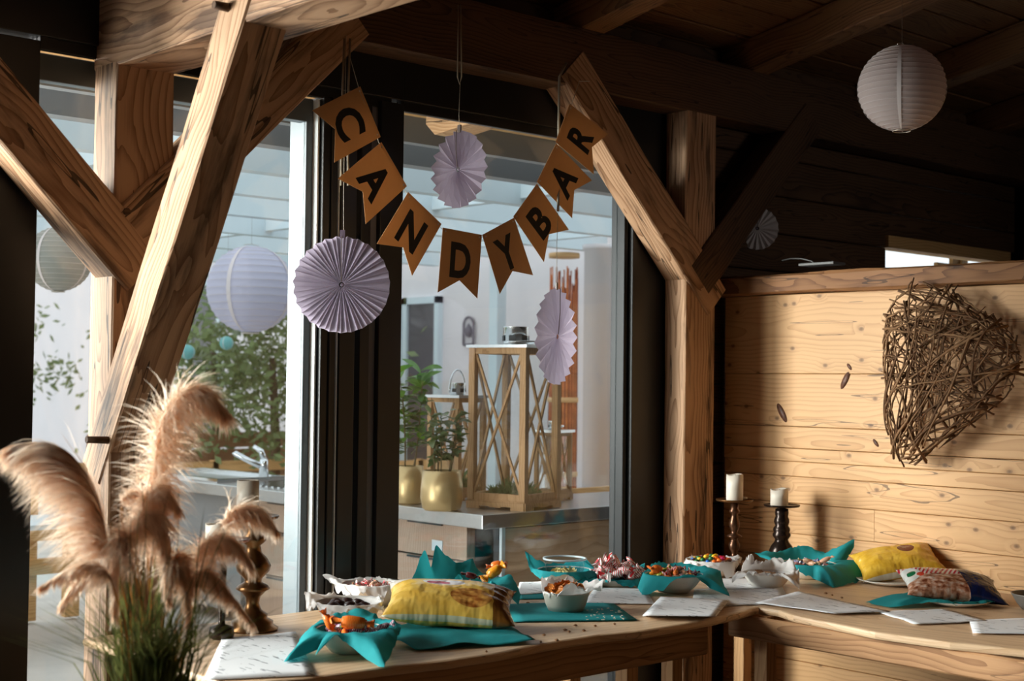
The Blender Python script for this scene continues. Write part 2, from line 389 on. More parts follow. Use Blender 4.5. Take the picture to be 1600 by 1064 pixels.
for i in range(3): frame('lintel_groove', w2, (3.55, GY - 0.045 + 0.03 * i, 2.695 + 0.012 * i), (4.9, GY - 0.02 + 0.03 * i, 2.74))
frame('sill', w2, (3.55, GY - 0.05, 0), (4.9, GY + 0.05, 0.07))
frame('jamb', w2, (4.925, GY - 0.06, 0), (5.36, GY + 0.07, 2.74))
frame('jamb', w2, (4.894, GY - 0.035, 0), (4.91, GY + 0.05, 2.72))
frame('seal', w2, (4.912, GY - 0.03, 0), (4.923, GY + 0.02, 2.72), 'grey_frame')
MB().box2((3.553, GY + 0.01, 0.07), (4.894, GY + 0.018, 2.72)).obj('pane', M['glass'], w2)
# the glazing goes on to the left of the picture
w3 = struct(empty('window_3', (0, GY, 0)), 'glazing that goes on left of the picture')
frame('lintel', w3, (-3.2, GY - 0.06, 2.735), (1.80, GY + 0.07, 2.93))
frame('sill', w3, (-3.2, GY - 0.05, 0), (1.80, GY + 0.05, 0.07))
for x in (-3.2, -1.5, 0.15): frame('stile', w3, (x, GY - 0.05, 0.07), (x + 0.09, GY + 0.05, 2.735))
MB().box2((-3.1, GY + 0.01, 0.07), (1.80, GY + 0.018, 2.735)).obj('pane', M['glass'], w3)
struct(MB().box2((-3.2, GY - 0.02, 3.1), (10.2, GY + 0.06, zc(GY))).obj('trim_1', M['dark_timber']))
struct(MB().box2((-3.2, GY - 0.02, 2.93), (10.2, GY + 0.05, 3.1)).obj('trim_2', M['black']))

# back wall beyond the partition, with its small window
wb = struct(empty('wall_back', (7.6, GY, 0)))
WX0, WX1, WZ0, WZ1 = 7.14, 8.60, 1.55, 2.47
MB().box2((5.36, GY + 0.083, 0), (WX0 - 0.01, GY + 0.12, 2.93)).obj('backing', M['black'], wb)
MB().box2((WX1 + 0.01, GY + 0.083, 0), (10.1, GY + 0.12, 2.93)).obj('backing', M['black'], wb)
z = 0.0; k = 0
while z < 2.93:
    h = 0.2
    for xa, xb in (((5.36, 10.1),) if (z + h <= WZ0 + 0.06 or z >= WZ1 - 0.08) else ((5.36, WX0), (WX1, 10.1))):
        beam('plank', (xa, GY + 0.04, z + h / 2), (xb, GY + 0.04, z + h / 2), 0.08, h - 0.006, M['dark_timber'], parent=wb, seg=3, wob=0.001)
    z += h
w4 = struct(empty('window_4', (7.87, GY, 2.0)), 'small bright window above the plank partition')
MB().box2((WX0, GY - 0.02, WZ1 - 0.07), (WX1 + 0.0, GY + 0.1, WZ1)).obj('head', M['outdoor_wood'], w4)
MB().box2((WX0, GY - 0.02, WZ0), (WX1, GY + 0.1, WZ0 + 0.06)).obj('sill', M['outdoor_wood'], w4)
MB().box2((WX1 - 0.05, GY - 0.02, WZ0), (WX1, GY + 0.1, WZ1)).obj('jamb', M['outdoor_wood'], w4)
MB().box2((WX0, GY + 0.03, WZ0 + 0.06), (WX1 - 0.05, GY + 0.036, WZ1 - 0.07)).obj('pane', M['glass'], w4)
for nm, a, b in (('wall_end', (10.1, -4, 0), (10.2, 4.7, 5)), ('wall_rear', (-3.2, -4.1, 0), (10.2, -4, 5)), ('wall_left', (-3.3, -4, 0), (-3.2, 4.7, 5))):
    struct(MB().box2(a, b).obj(nm, M['stain_shade']))

# partition of pale planks with a heavy cap
PX = 5.60
wr = struct(empty('wall_right', (PX, 2.0, 0)))
zs = [0.0, 0.14, 0.29, 0.44, 0.60, 0.745, 0.89, 1.035, 1.162, 1.233, 1.296, 1.40, 1.653, 2.035]
for i in range(len(zs) - 1):
    h = zs[i + 1] - zs[i]; zc_ = (zs[i] + zs[i + 1]) / 2
    cut = [4.53, -1.5]
    if i == 6: cut = [4.53, 3.66, -1.5]
    if i == 2: cut = [4.53, 2.9, -1.5]
    for a, b in zip(cut[:-1], cut[1:]):
        beam('plank', (PX + 0.02 + 0.002 * (i % 3), a, zc_), (PX + 0.02 + 0.002 * (i % 3), b + 0.002, zc_), 0.04, h - 0.002, M['plank'], wob=0.0006, bev=0.0025, parent=wr, seg=3)
for (px, py, w_, h_, a_) in ((1221, 645, 5.5, 17, 0.55), (1320, 594, 5, 16, -0.5), (1327, 573, 3, 7, 0.7), (1372, 449, 4, 5, 0), (1368, 692, 3, 8, 0.7), (1578, 437, 4, 6, 0.1)):
    p = at_x(px, py, PX - 0.0006); s = (p - EYE).dot(_f) / F; mb = MB(); k = 14
    ring = [Vector((0, -(math.cos(a) * w_ * math.cos(a_) - math.sin(a) * h_ * math.sin(a_)) * s, (math.cos(a) * w_ * math.sin(a_) + math.sin(a) * h_ * math.cos(a_)) * s)) for a in [2 * PI * j / k for j in range(k)]]
    mb.grid([[p + q + Vector((0.004, 0, 0)) for q in ring], [p + q * 0.92 for q in ring], [p + Vector((-0.0006, 0, 0)) for q in ring]], closed=True); mb.obj('knot', M.setdefault('knot', plain('resin_knot', S(96, 58, 40), 0.5, noise_amt=0.5, nscale=60)), wr)
beam('cap', (PX + 0.03, 4.6, 2.082), (PX + 0.03, -1.5, 2.085), 0.20, 0.095, M['cap'], wob=0.010, bev=0.012, parent=wr)
MB().box2((PX + 0.045, -1.5, 0), (PX + 0.09, 4.53, 2.035)).obj('backing', M['dark_timber'], wr)

# ------------------------------------------------------------------ tables
def slab(name, top, zt, th, m, parent, bevel=0.010):
    n = len(top); mb = MB()
    mb.add([(p.x, p.y, zt - th) for p in top] + [(p.x, p.y, zt) for p in top],
           [tuple(reversed(range(n))), tuple(range(n, 2 * n))] + [(i, (i + 1) % n, n + (i + 1) % n, n + i) for i in range(n)])
    return mb.obj(name, m, parent, bevel=bevel)
t1 = tag(empty('table', (3.2, 3.9, 0)), 'long wooden table with a wavy front edge under the window', 'table')
front = [at_z(x, y, TZ) for x, y in ((491, 1058), (600, 1043), (700, 1032), (780, 1020), (832, 1009), (885, 1000), (937, 992), (1003, 986), (1069, 975), (1121, 965), (1160, 956), (1188, 948))]
t1poly = [Vector((2.12, 3.44, 0))] + front + [Vector((4.385, 3.5, 0)), Vector((4.385, 4.37, 0)), Vector((2.12, 4.37, 0))]
slab('tabletop', t1poly, TZ, 0.028, M['table'], t1)
beam('apron', (2.25, 3.52, 0.648), (4.22, 3.50, 0.648), 0.025, 0.148, M['apron'], parent=t1, wob=0.0005)
beam('apron', (2.25, 4.28, 0.65), (4.22, 4.28, 0.65), 0.025, 0.14, M['apron'], parent=t1, wob=0.0005)
for x, y in ((3.86, 3.57), (4.26, 3.70), (2.25, 3.58), (2.25, 4.22), (4.22, 4.22)):
    MB().box2((x - 0.03, y - 0.03, 0), (x + 0.03, y + 0.03, TZ - 0.028)).obj('leg', M['leg'], t1, bevel=0.003)
t2 = tag(empty('table', (4.9, 3.0, 0)), 'wooden table set along the plank partition at right', 'table')
edge = [at_z(x, y, TZ) for x, y in ((1600, 1015), (1484, 1003), (1367, 987), (1290, 971), (1240, 961), (1216, 953))]
t2poly = [edge[0] + Vector((0.0, -0.9, 0))] + edge + [Vector((4.392, 3.43, 0)), Vector((4.392, 4.37, 0)), Vector((5.50, 4.37, 0)), Vector((5.50, edge[0].y - 0.9, 0))]
t2poly = list(reversed(t2poly))
slab('tabletop', t2poly, TZ, 0.028, M['table_y'], t2)
beam('apron', (4.335, 3.47, 0.679), (4.335, 1.45, 0.679), 0.025, 0.086, M['apron'], parent=t2, wob=0.0005)
beam('apron', (5.42, 4.2, 0.66), (5.42, 1.45, 0.66), 0.025, 0.12, M['apron'], parent=t2, wob=0.0005)
for x, y in ((4.395, 3.35), (4.395, 1.5), (5.40, 1.5), (5.40, 4.25)):
    MB().box2((x - 0.03, y - 0.03, 0), (x + 0.03, y + 0.03, TZ - 0.028)).obj('leg', M['leg'], t2, bevel=0.003)

# ------------------------------------------------------------------ paper on the tables
def print_mat(name, base, ink, dens=0.60, sc=(70, 14, 1)):
    m, nt, p = new_mat(name)
    tc = nd(nt, 'TexCoord').outputs['Object']
    nz = nd(nt, 'TexNoise', {'Vector': nd(nt, 'Mapping', {'Vector': tc, 'Scale': sc, 'Rotation': (0, 0, 0.5)}).outputs[0], 'Scale': 1.0, 'Detail': 4.0}).outputs['Fac']
    msk = nd(nt, 'TexNoise', {'Vector': tc, 'Scale': 9.0, 'Detail': 1.0}).outputs['Fac']
    k = mth(nt, 'MULTIPLY', mth(nt, 'GREATER_THAN', nz, dens), mth(nt, 'GREATER_THAN', msk, 0.45))
    nt.links.new(mixc(nt, mth(nt, 'MULTIPLY', k, 0.75), base, ink), p.inputs['Base Color'])
    p.inputs['Roughness'].default_value = 0.7
    return m
M['sheet'] = print_mat('printed_sheet', S(236, 236, 238), S(90, 90, 100))
M['teal'] = plain('teal_paper', S(44, 158, 164), 0.75, noise_amt=0.10, nscale=14, bump=0.15, bscale=40, spec=0.2, transl=0.25)
M['white_paper'] = plain('white_paper', S(232, 228, 226), 0.8, noise_amt=0.04, nscale=12, bump=0.15, bscale=40, spec=0.2, transl=0.25)
M['china'] = plain('white_china', S(232, 226, 216), 0.25)
M['stone_bowl'] = plain('grey_stoneware', S(176, 172, 160), 0.45)
def sheet(name, quad, m, label, cat, z=0.0015, th=0.0012, amp=0.0, n=10, group=None, seed=0):
    """thin sheet between four picture points lying on the table (counter-clockwise), with gentle waves"""
    c = [at_z(x, y, TZ + z) for x, y in quad]; rows = []
    for i in range(n + 1):
        row = []
        for j in range(n + 1):
            u, v = j / n, i / n
            p = c[0] * (1 - u) * (1 - v) + c[1] * u * (1 - v) + c[2] * u * v + c[3] * (1 - u) * v
            w = noise.noise(Vector((p.x * 9 + seed, p.y * 9, seed))) * 0.5 + 0.5
            row.append(p + Vector((0, 0, amp * w)))
        rows.append(row)
    mb = MB().grid(rows)
    o = mb.obj(name, m)
    s = o.modifiers.new('thickness', 'SOLIDIFY'); s.thickness = th; s.offset = 1
    return tag(o, label, cat, group)
# stack of leaflets
for k in range(5):
    dx = (0, 2, -1, 1, 0)[k]
    sheet('leaflet', ((1004 + dx + k * 0.5, 962 + (k == 0)), (1117 + dx, 963.5), (1137 + dx, 938), (1033 + dx, 933)), M['sheet'],
          '%s of the five white printed leaflets stacked at the table front edge' % ('lowest', 'second lowest', 'middle one', 'second highest', 'topmost')[k], 'leaflet', z=0.0012 + 0.0042 * k, th=0.0022, group='stacked leaflets', seed=k)
sheet('placemat', ((1080, 950), (1235, 943), (1222, 917), (1085, 921)), M['sheet'], 'white printed sheet lying where the two tables meet', 'placemat', z=0.0008, amp=0.003)
sheet('placemat', ((1180, 943), (1300, 959.5), (1392, 957), (1248, 925)), M['sheet'], 'white printed sheet hanging towards the edge of the right table', 'placemat', z=0.006, amp=0.006)
sheet('placemat', ((1372, 958), (1428, 977), (1548, 972), (1478, 953)), M['sheet'], 'white printed sheet in front of the plate with the striped bag', 'placemat', amp=0.008)
sheet('placemat', ((1514, 970), (1520, 990), (1660, 992), (1650, 965)), M['sheet'], 'white printed sheet at the far right corner of the table', 'placemat', z=0.004, amp=0.003)
sheet('placemat', ((912, 943), (1022, 945), (1008, 920), (930, 919)), M['sheet'], 'white printed sheet behind the grey cup bowl', 'placemat', amp=0.006)
sheet('placemat', ((1108, 922), (1210, 921), (1190, 903), (1098, 905)), M['sheet'], 'white printed sheet under the small white lined bowl', 'placemat', amp=0.003)
sheet('placemat', ((318, 1064), (493, 1056), (462, 988), (346, 1000)), M['sheet'], 'large white printed sheet at the left table end', 'placemat', amp=0.004)
sheet('placemat', ((806, 931), (850, 928), (858, 909), (812, 912)), M['sheet'], 'small white sheet behind the grey cup bowl, beside the teal bowl', 'placemat', amp=0.008)
sheet('paper_napkin', ((803, 972.5), (996, 970), (954, 940), (792, 945)), M['teal'], 'flat teal napkin spread under the grey cup bowl', 'napkin', amp=0.004)
sheet('paper_napkin', ((812, 937), (852, 936), (852, 926), (812, 926)), M['teal'], 'strip of teal napkin behind the grey cup bowl', 'napkin', z=0.001, amp=0.003)
sheet('paper_napkin', ((572, 992), (650, 1018), (836, 1006), (752, 956)), M['teal'], 'wavy teal napkin under the big yellow bag', 'napkin', amp=0.026, n=26, seed=4)

# ------------------------------------------------------------------ bowls lined with paper napkins
def bowl_obj(name, c, rt, rb, h, m, label, n=40):
    t = 0.005
    prof = [(0.0, 0.0), (rb, 0.0), (rb + (rt - rb) * 0.45, h * 0.35), (rt - 0.002, h * 0.93), (rt, h), (rt - t, h), (rb + (rt - rb) * 0.42 - t, h * 0.38), (rb - t * 0.6, t), (0.0, t)]
    o = MB().lathe(prof, c, n).obj(name, m, loc=c)
    return tag(o, label, 'bowl')
def napkin_obj(c, D0, rt, rb, h, pts, m, label, seed=1, crease=0.006):
    P = []
    for px, py, fy in pts:
        q = at_d(px, py, D0 + fy)
        if q.z < TZ + 0.004: q = at_z(px, py, TZ + 0.004)
        d = q - c; P.append((math.atan2(d.dot(_h0), d.dot(_r0)), q))
    P.sort(key=lambda a: a[0]); k = len(P); N = 96; rows = [[] for _ in range(12)]
    for j in range(N):
        a = -PI + 2 * PI * j / N
        i1 = next((i for i in range(k) if P[i][0] > a), 0); i0 = (i1 - 1) % k
        a0, a1 = P[i0][0], P[i1][0]
        if a1 <= a0: a1 += 2 * PI
        aa = a if a >= a0 else a + 2 * PI
        t = (aa - a0) / max(1e-6, a1 - a0); t = t * 0.8 + 0.2 * t * t * (3 - 2 * t)
        e = P[i0][1].lerp(P[i1][1], t)
        dirv = (_r0 * math.cos(a) + _h0 * math.sin(a))
        w = noise.noise(Vector((math.cos(a) * 3 + seed, math.sin(a) * 3, seed * 2.3)))
        rim = c + dirv * (rt + 0.002) + Vector((0, 0, h + 0.003 + 0.006 * abs(w)))
        inn = c + dirv * (rt - 0.009); inn.z = c.z + h - 0.004
        low = c + dirv * (rb * 0.75); low.z = c.z + 0.012
        cen = c + Vector((0, 0, 0.012))
        seq = [cen, low, low.lerp(inn, 0.55), inn, rim]
        d = e - rim; L = d.length
        for s in range(1, 8):
            u = s / 7
            lift = math.sin(PI * u) * 0.10 * L + crease * (w + 0.8 * noise.noise(Vector((math.cos(a) * 9 + seed, math.sin(a) * 9, u * 2)))) * u * 2
            q = rim + d * u + Vector((0, 0, lift))
            if q.z < TZ + 0.003: q.z = TZ + 0.003
            seq.append(q)
        for r_, q in zip(rows, seq): r_.append(q)
    mb = MB().grid(rows, closed=True)
    o = mb.obj('paper_napkin', m)
    return tag(o, label, 'napkin')
def bowl(px, py, rt, rb, h, pts, nap, label_b, label_n, cm='china', seed=1):
    c = at_z(px, py, TZ + 0.002); D0 = (c - EYE).dot(_f)
    b = bowl_obj('bowl', c, rt, rb, h, M[cm], label_b)
    napkin_obj(c, D0, rt, rb, h, pts, M[nap], label_n, seed, 0.016 if nap == 'white_paper' else 0.007)
    return c

bA = bowl(548, 1017, 0.112, 0.062, 0.072, [(600, 1043, -.2), (618, 1008, -.12), (628, 978, .03), (588, 958, .16), (545, 950, .2), (500, 972, .12), (470, 996, .04), (442, 1037, -.2), (486, 1036, -.2), (503, 1012, -.13), (522, 994, -.13), (545, 1004, -.14)],
          'teal', 'white bowl under the front teal napkin with orange sweets', 'teal napkin with two drooping corners in the nearest bowl', seed=2)
bB = bowl(545, 974, 0.118, 0.075, 0.076, [(475, 918, .1), (479, 950, -.02), (510, 958, -.12), (560, 957, -.13), (600, 953, -.1), (590, 941, .1), (545, 934, .13), (512, 938, .11)],
          'white_paper', 'white bowl behind the nearest teal one, with dark chocolates', 'white napkin with one raised left corner, dark chocolates inside', seed=3)
bC = bowl(580, 944, 0.115, 0.07, 0.08, [(503, 897, .02), (530, 929, -.08), (560, 931, -.13), (600, 936, -.14), (634, 916, -.02), (612, 912, .09), (577, 898, .14), (550, 911, .12), (528, 915, .08)],
          'white_paper', 'white bowl with red sweets, rearmost at the left', 'crumpled white napkin with red sweets, peaks at the back', seed=4)
bD = bowl(725, 948, 0.13, 0.08, 0.075, [(814, 930, .0), (800, 899, .1), (772, 905, .15), (745, 889, .2), (738, 870, .2), (712, 880, .2), (681, 854, .15), (673, 888, .09), (664, 856, .05), (649, 893, -.02), (636, 918, -.05), (652, 932, -.1), (690, 924, -.14), (718, 896, -.13), (735, 926, -.15), (763, 940, -.17), (768, 908, -.13), (790, 926, -.12), (810, 946, -.06)],
          'teal', 'bowl hidden under the tall teal napkin behind the yellow bag', 'teal napkin with tall pointed peaks behind the big yellow bag', seed=5)
bE = bowl(884, 954, 0.089, 0.064, 0.07, [(946, 902, .02), (940, 919, -.04), (908, 930, -.09), (890, 909, -.09), (868, 929, -.09), (848, 926, -.02), (845, 911, .02), (860, 905, .08), (885, 903, .09), (915, 908, .08)],
          'white_paper', 'grey stoneware bowl on the flat teal napkin', 'white liner with crisp snacks in the grey bowl', 'stone_bowl', seed=6)
bF = bowl(882, 911, 0.12, 0.07, 0.058, [(820, 861, .05), (829, 894, -.03), (845, 903, -.1), (880, 897, -.13), (905, 906, -.13), (940, 906, -.05), (938, 892, .05), (915, 872, .1), (880, 881, .13), (850, 880, .12)],
          'teal', 'white bowl that holds the clear plastic tub', 'teal napkin around the clear plastic tub', seed=7)
bG = bowl(963, 914, 0.10, 0.07, 0.03, [(1008, 882, .1), (1000, 919, -.06), (960, 909, -.12), (900, 917, -.05), (892, 905, 0), (930, 890, .12), (970, 885, .14)],
          'teal', 'low white dish under the red and white wrapped sweets', 'teal napkin under the heap of red and white sweets', seed=8)
bH = bowl(1053, 924, 0.122, 0.062, 0.072, [(1123, 891, .08), (1141, 935, -.1), (1117, 924, -.14), (1088, 901, -.13), (1072, 897, -.13), (1040, 918, -.14), (1003, 930, -.08), (996, 918, -.02), (1007, 894, .05), (1028, 877, .12), (1056, 881, .14), (1093, 883, .12)],
          'teal', 'white bowl with a teal liner behind the leaflet stack', 'teal napkin with a long dark right corner behind the leaflet stack', seed=9)
bI = bowl(1112, 899, 0.113, 0.065, 0.068, [(1160, 876, .08), (1151, 885, -.02), (1146, 902, -.1), (1125, 893, -.12), (1090, 890, -.12), (1066, 885, -.03), (1075, 872, .05), (1092, 873, .08), (1103, 865, .1), (1110, 872, .11), (1140, 871, .12)],
          'white_paper', 'white bowl full of coloured chocolate buttons', 'white napkin under the coloured chocolate buttons', seed=10)
bJ = bowl(1198, 916, 0.104, 0.062, 0.058, [(1249, 901, -.02), (1249, 927, -.08), (1224, 908, -.12), (1198, 896, -.12), (1168, 901, -.1), (1142, 909, -.06), (1160, 887, .0), (1171, 861, .06), (1183, 874, .08), (1205, 874, .11), (1225, 871, .1), (1241, 870, .06)],
          'white_paper', 'small white bowl in front of the two candlesticks', 'white napkin with pointed corners in front of the candlesticks', seed=11)
bK = bowl(1262, 902, 0.125, 0.07, 0.064, [(1362, 885, .05), (1337, 911, -.05), (1301, 918, -.12), (1275, 905, -.14), (1245, 890, -.12), (1215, 885, -.02), (1178, 865, .08), (1214, 863, .12), (1246, 853, .16), (1267, 856, .16), (1290, 862, .14), (1335, 844, .12), (1334, 868, .08), (1318, 884, .06)],
          'teal', 'white bowl in a teal napkin by the plank partition', 'teal napkin with one long raised corner by the plank partition', seed=12)

# ------------------------------------------------------------------ sweets
def sweet_mesh(name, m, L=0.05, r=0.010, fan=0.011, seed=0):
    rr = random.Random(seed); mb = MB(); n = 8
    xs = [(-0.5, fan), (-0.42, fan * 0.7), (-0.30, r * 0.28), (-0.26, r * 0.75), (-0.12, r), (0.12, r), (0.26, r * 0.75), (0.30, r * 0.28), (0.42, fan * 0.7), (0.5, fan)]
    rows = []
    for x, q in xs:
        e = abs(x) > 0.35
        rows.append([Vector((x * L + (rr.uniform(-1, 1) * 0.08 * L if e else 0), q * math.cos(2 * PI * j / n) * (1.25 if e else 1) + rr.uniform(-1, 1) * r * 0.12, q * math.sin(2 * PI * j / n) * (0.35 if e else 1) + rr.uniform(-1, 1) * r * 0.12)) for j in range(n)])
    mb.grid(rows, closed=True)
    mb.f.append(tuple(range(n))); mb.sm.append(False); mb.f.append(tuple(range(len(mb.v) - n, len(mb.v)))); mb.sm.append(False)
    return mb.mesh(name, m)
def wrap(name, a, b, sc=60):
    m, nt, p = new_mat(name)
    tc = nd(nt, 'TexCoord').outputs['Object']
    w = nd(nt, 'TexWave', {'Vector': tc, 'Scale': sc, 'Distortion': 4.0}, wave_type='BANDS').outputs['Fac']
    nt.links.new(mixc(nt, mth(nt, 'GREATER_THAN', w, 0.62), a, b), p.inputs['Base Color'])
    p.inputs['Roughness'].default_value = 0.25
    return m
W = {'orange': wrap('orange_wrapper', S(236, 104, 28), S(238, 140, 60)), 'red': wrap('red_wrapper', S(196, 30, 40), S(230, 220, 215)), 'yellow': wrap('yellow_wrapper', S(238, 190, 40), S(220, 60, 30)),
     'purple': wrap('purple_wrapper', S(130, 30, 90), S(230, 225, 225)), 'green': wrap('green_wrapper', S(70, 120, 50), S(230, 200, 60)), 'whitered': wrap('red_white_wrapper', S(232, 226, 222), S(206, 44, 50), 38),
     'dark': wrap('dark_wrapper', S(50, 28, 30), S(120, 30, 30)), 'blue': wrap('blue_wrapper', S(40, 60, 140), S(225, 225, 225)), 'cream': wrap('cream_wrapper', S(232, 214, 180), S(190, 60, 40))}
ORD = 'outermost second third fourth fifth sixth seventh eighth ninth tenth eleventh twelfth thirteenth fourteenth fifteenth sixteenth seventeenth eighteenth nineteenth twentieth'.split()
def ordinals(objs):
    """tells look-alikes apart by their order from the left or right edge of the heap"""
    by = {}
    for o in objs: by.setdefault(o['label'], []).append(o)
    for lab, os_ in by.items():
        if len(os_) < 2: continue
        os_.sort(key=lambda o: (o.location - EYE).dot(_r0) / (o.location - EYE).dot(_h0)); n = len(os_)
        for i, o in enumerate(os_):
            side, k = ('left', i) if i < (n + 1) // 2 else ('right', n - 1 - i)
            o['label'] = lab + (', %smost' % side if k == 0 else ', %s from the %s' % (ORD[k], side))
HUE = dict(orange='orange', red='red', yellow='yellow', purple='purple', green='green', whitered='red and white', dark='dark', blue='blue', cream='cream')
def heap(name, c, z0, rad, specs, n, label, cat, group, L, r, fan, mound=0.02, mind=0.018, seed=0, tilt=0.5):
    rr = random.Random(seed); meshes = [sweet_mesh(name, W[s], L, r, fan, i) for i, s in enumerate(specs)]; pts = []; tries = 0; made = []
    while len(pts) < n and tries < 4000:
        tries += 1
        a, q = rr.uniform(0, 2 * PI), rad * math.sqrt(rr.random())
        p = c + Vector((q * math.cos(a), q * math.sin(a), 0)); p.z = z0 + mound * (1 - (q / rad) ** 2) + rr.uniform(-0.004, 0.004)
        if all((p - o).length > mind for o in pts): pts.append(p)
    for i, p in enumerate(pts):
        o = bpy.data.objects.new(name, meshes[i % len(meshes)]); o.location = p
        o.rotation_euler = (rr.uniform(0, 6), rr.uniform(-tilt, tilt), rr.uniform(0, 6)); C.objects.link(o)
        tag(o, label % HUE[specs[i % len(specs)]], cat, group); made.append(o)
    ordinals(made)
def big_sweet(px, py, dz, c0, spec, L, r, fan, rot, label):
    D0 = (c0 - EYE).dot(_f)
    o = bpy.data.objects.new('wrapped_sweet', sweet_mesh('wrapped_sweet', W[spec], L, r, fan, int(px))); o.location = at_d(px, py, D0 + dz)
    o.rotation_euler = rot; C.objects.link(o); tag(o, label, 'sweet')
heap('wrapped_sweet', bA, TZ + 0.060, 0.085, ['orange', 'purple', 'red', 'orange', 'green', 'purple'], 14, 'small %s sweet in the nearest teal bowl', 'sweet', 'sweets in the nearest teal bowl', 0.06, 0.011, 0.014, 0.015, 0.026, 1)
big_sweet(552, 972, -0.05, bA, 'orange', 0.13, 0.022, 0.02, (0.4, 0.1, YAW - PI / 2 + 0.1), 'large orange wrapped sweet lying across the nearest bowl')
big_sweet(514, 972, -0.03, bA, 'orange', 0.085, 0.015, 0.018, (0.4, 1.1, YAW - PI / 2), 'orange wrapped sweet standing at the left of the nearest bowl')
big_sweet(598, 979, -0.03, bA, 'purple', 0.07, 0.010, 0.015, (0.4, -0.35, YAW - PI / 2), 'purple and white sweet at the right rim of the nearest bowl')
heap('wrapped_sweet', bC, TZ + 0.068, 0.08, ['red', 'whitered', 'cream'], 12, 'small %s sweet in the rearmost white bowl', 'sweet', 'sweets in the rearmost white bowl', 0.05, 0.010, 0.012, 0.012, 0.028, 3)
heap('wrapped_sweet', bD, TZ + 0.065, 0.09, ['dark', 'red', 'cream', 'yellow'], 14, 'small %s sweet inside the tall teal napkin', 'sweet', 'sweets in the tall teal bowl', 0.055, 0.010, 0.012, 0.02, 0.03, 4)
big_sweet(772, 893, 0.02, bD, 'yellow', 0.10, 0.020, 0.024, (0.5, -0.6, YAW - PI / 2 + 0.2), 'yellow and orange sweet sticking out of the tall teal napkin')
big_sweet(776, 883, 0.05, bD, 'orange', 0.075, 0.016, 0.02, (0.2, -0.15, YAW - PI / 2), 'orange sweet topmost in the tall teal napkin')
big_sweet(736, 899, 0.0, bD, 'dark', 0.07, 0.012, 0.013, (0.1, 0.25, YAW - PI / 2), 'dark red wrapped bar in the tall teal napkin')
heap('twist_sweet', bG, TZ + 0.040, 0.085, ['whitered', 'whitered', 'whitered'], 26, '%s twist in the loose heap', 'sweet', 'heap of red and white twists', 0.085, 0.016, 0.024, 0.055, 0.034, 5, 0.9)
heap('wrapped_sweet', bH, TZ + 0.066, 0.09, ['orange', 'yellow', 'green', 'cream', 'purple', 'blue', 'red'], 24, 'small %s sweet behind the leaflet stack', 'sweet', 'sweets in the teal bowl behind the leaflets', 0.055, 0.011, 0.013, 0.02, 0.026, 6)
big_sweet(1026, 890, -0.02, bH, 'orange', 0.07, 0.020, 0.016, (0.2, 0.3, YAW - PI / 2 + 0.4), 'round orange sweet on the teal bowl behind the leaflets')
big_sweet(1058, 889, -0.02, bH, 'red', 0.07, 0.012, 0.016, (0.2, -0.1, YAW - PI / 2 + 0.2), 'red wrapped sweet on the teal bowl behind the leaflets')
heap('wrapped_bar', bK, TZ + 0.056, 0.09, ['blue', 'cream', 'blue', 'red'], 12, 'small %s bar in the bowl by the partition', 'sweet', 'bars in the teal bowl by the partition', 0.06, 0.010, 0.011, 0.012, 0.03, 8, 0.3)
big_sweet(1289, 875, 0.0, bK, 'cream', 0.085, 0.011, 0.012, (0.2, -0.45, YAW - PI / 2), 'cream and red bar tilted up in the teal bowl by the partition')
big_sweet(1262, 877, 0.0, bK, 'cream', 0.08, 0.011, 0.012, (0.2, 0.2, YAW - PI / 2), 'cream wrapped bar lying in the teal bowl by the partition')
# chocolate buttons and dark chocolates
def pile(name, meshes, c, z0, rad, n, label, cat, group, mound, mind, seed, flat=0.4, hues=None):
    rr = random.Random(seed); pts = []; tries = 0; made = []
    while len(pts) < n and tries < 5000:
        tries += 1
        a, q = rr.uniform(0, 2 * PI), rad * math.sqrt(rr.random())
        p = c + Vector((q * math.cos(a), q * math.sin(a), 0)); p.z = z0 + mound * (1 - (q / rad) ** 2)
        if all((p - o).length > mind for o in pts): pts.append(p)
    for i, p in enumerate(pts):
        o = bpy.data.objects.new(name, meshes[i % len(meshes)]); o.location = p
        o.rotation_euler = (rr.uniform(-flat, flat), rr.uniform(-flat, flat), rr.uniform(0, 6)); C.objects.link(o)
        tag(o, label % hues[i % len(hues)] if hues else label, cat, group); made.append(o)
    ordinals(made)
def lens(name, r, h, m):
    return MB().lathe([(0, -h), (r * 0.6, -h * 0.8), (r, 0), (r * 0.6, h * 0.8), (0, h)], n=10).mesh(name, m)
BC = [plain('button_' + n_, S(*c_), 0.3) for n_, c_ in (('yellow', (236, 186, 40)), ('red', (190, 30, 50)), ('green', (40, 110, 60)), ('blue', (40, 110, 190)), ('orange', (230, 110, 30)), ('brown', (80, 40, 24)), ('pink', (214, 50, 110)))]
pile('chocolate_button', [lens('chocolate_button', 0.013, 0.009, m) for m in BC], bI, TZ + 0.068, 0.085, 34, '%s chocolate button by the corner post', 'chocolate', 'coloured chocolate buttons', 0.02, 0.022, 11, hues=['yellow', 'red', 'green', 'blue', 'orange', 'brown', 'pink'])
dk = plain('dark_chocolate', S(52, 26, 22), 0.35)
pile('chocolate', [lens('chocolate', 0.026, 0.014, dk)], bB, TZ + 0.066, 0.075, 8, 'round dark chocolate in the white-lined bowl', 'chocolate', 'dark chocolates in the white bowl', 0.004, 0.04, 12, 0.3)
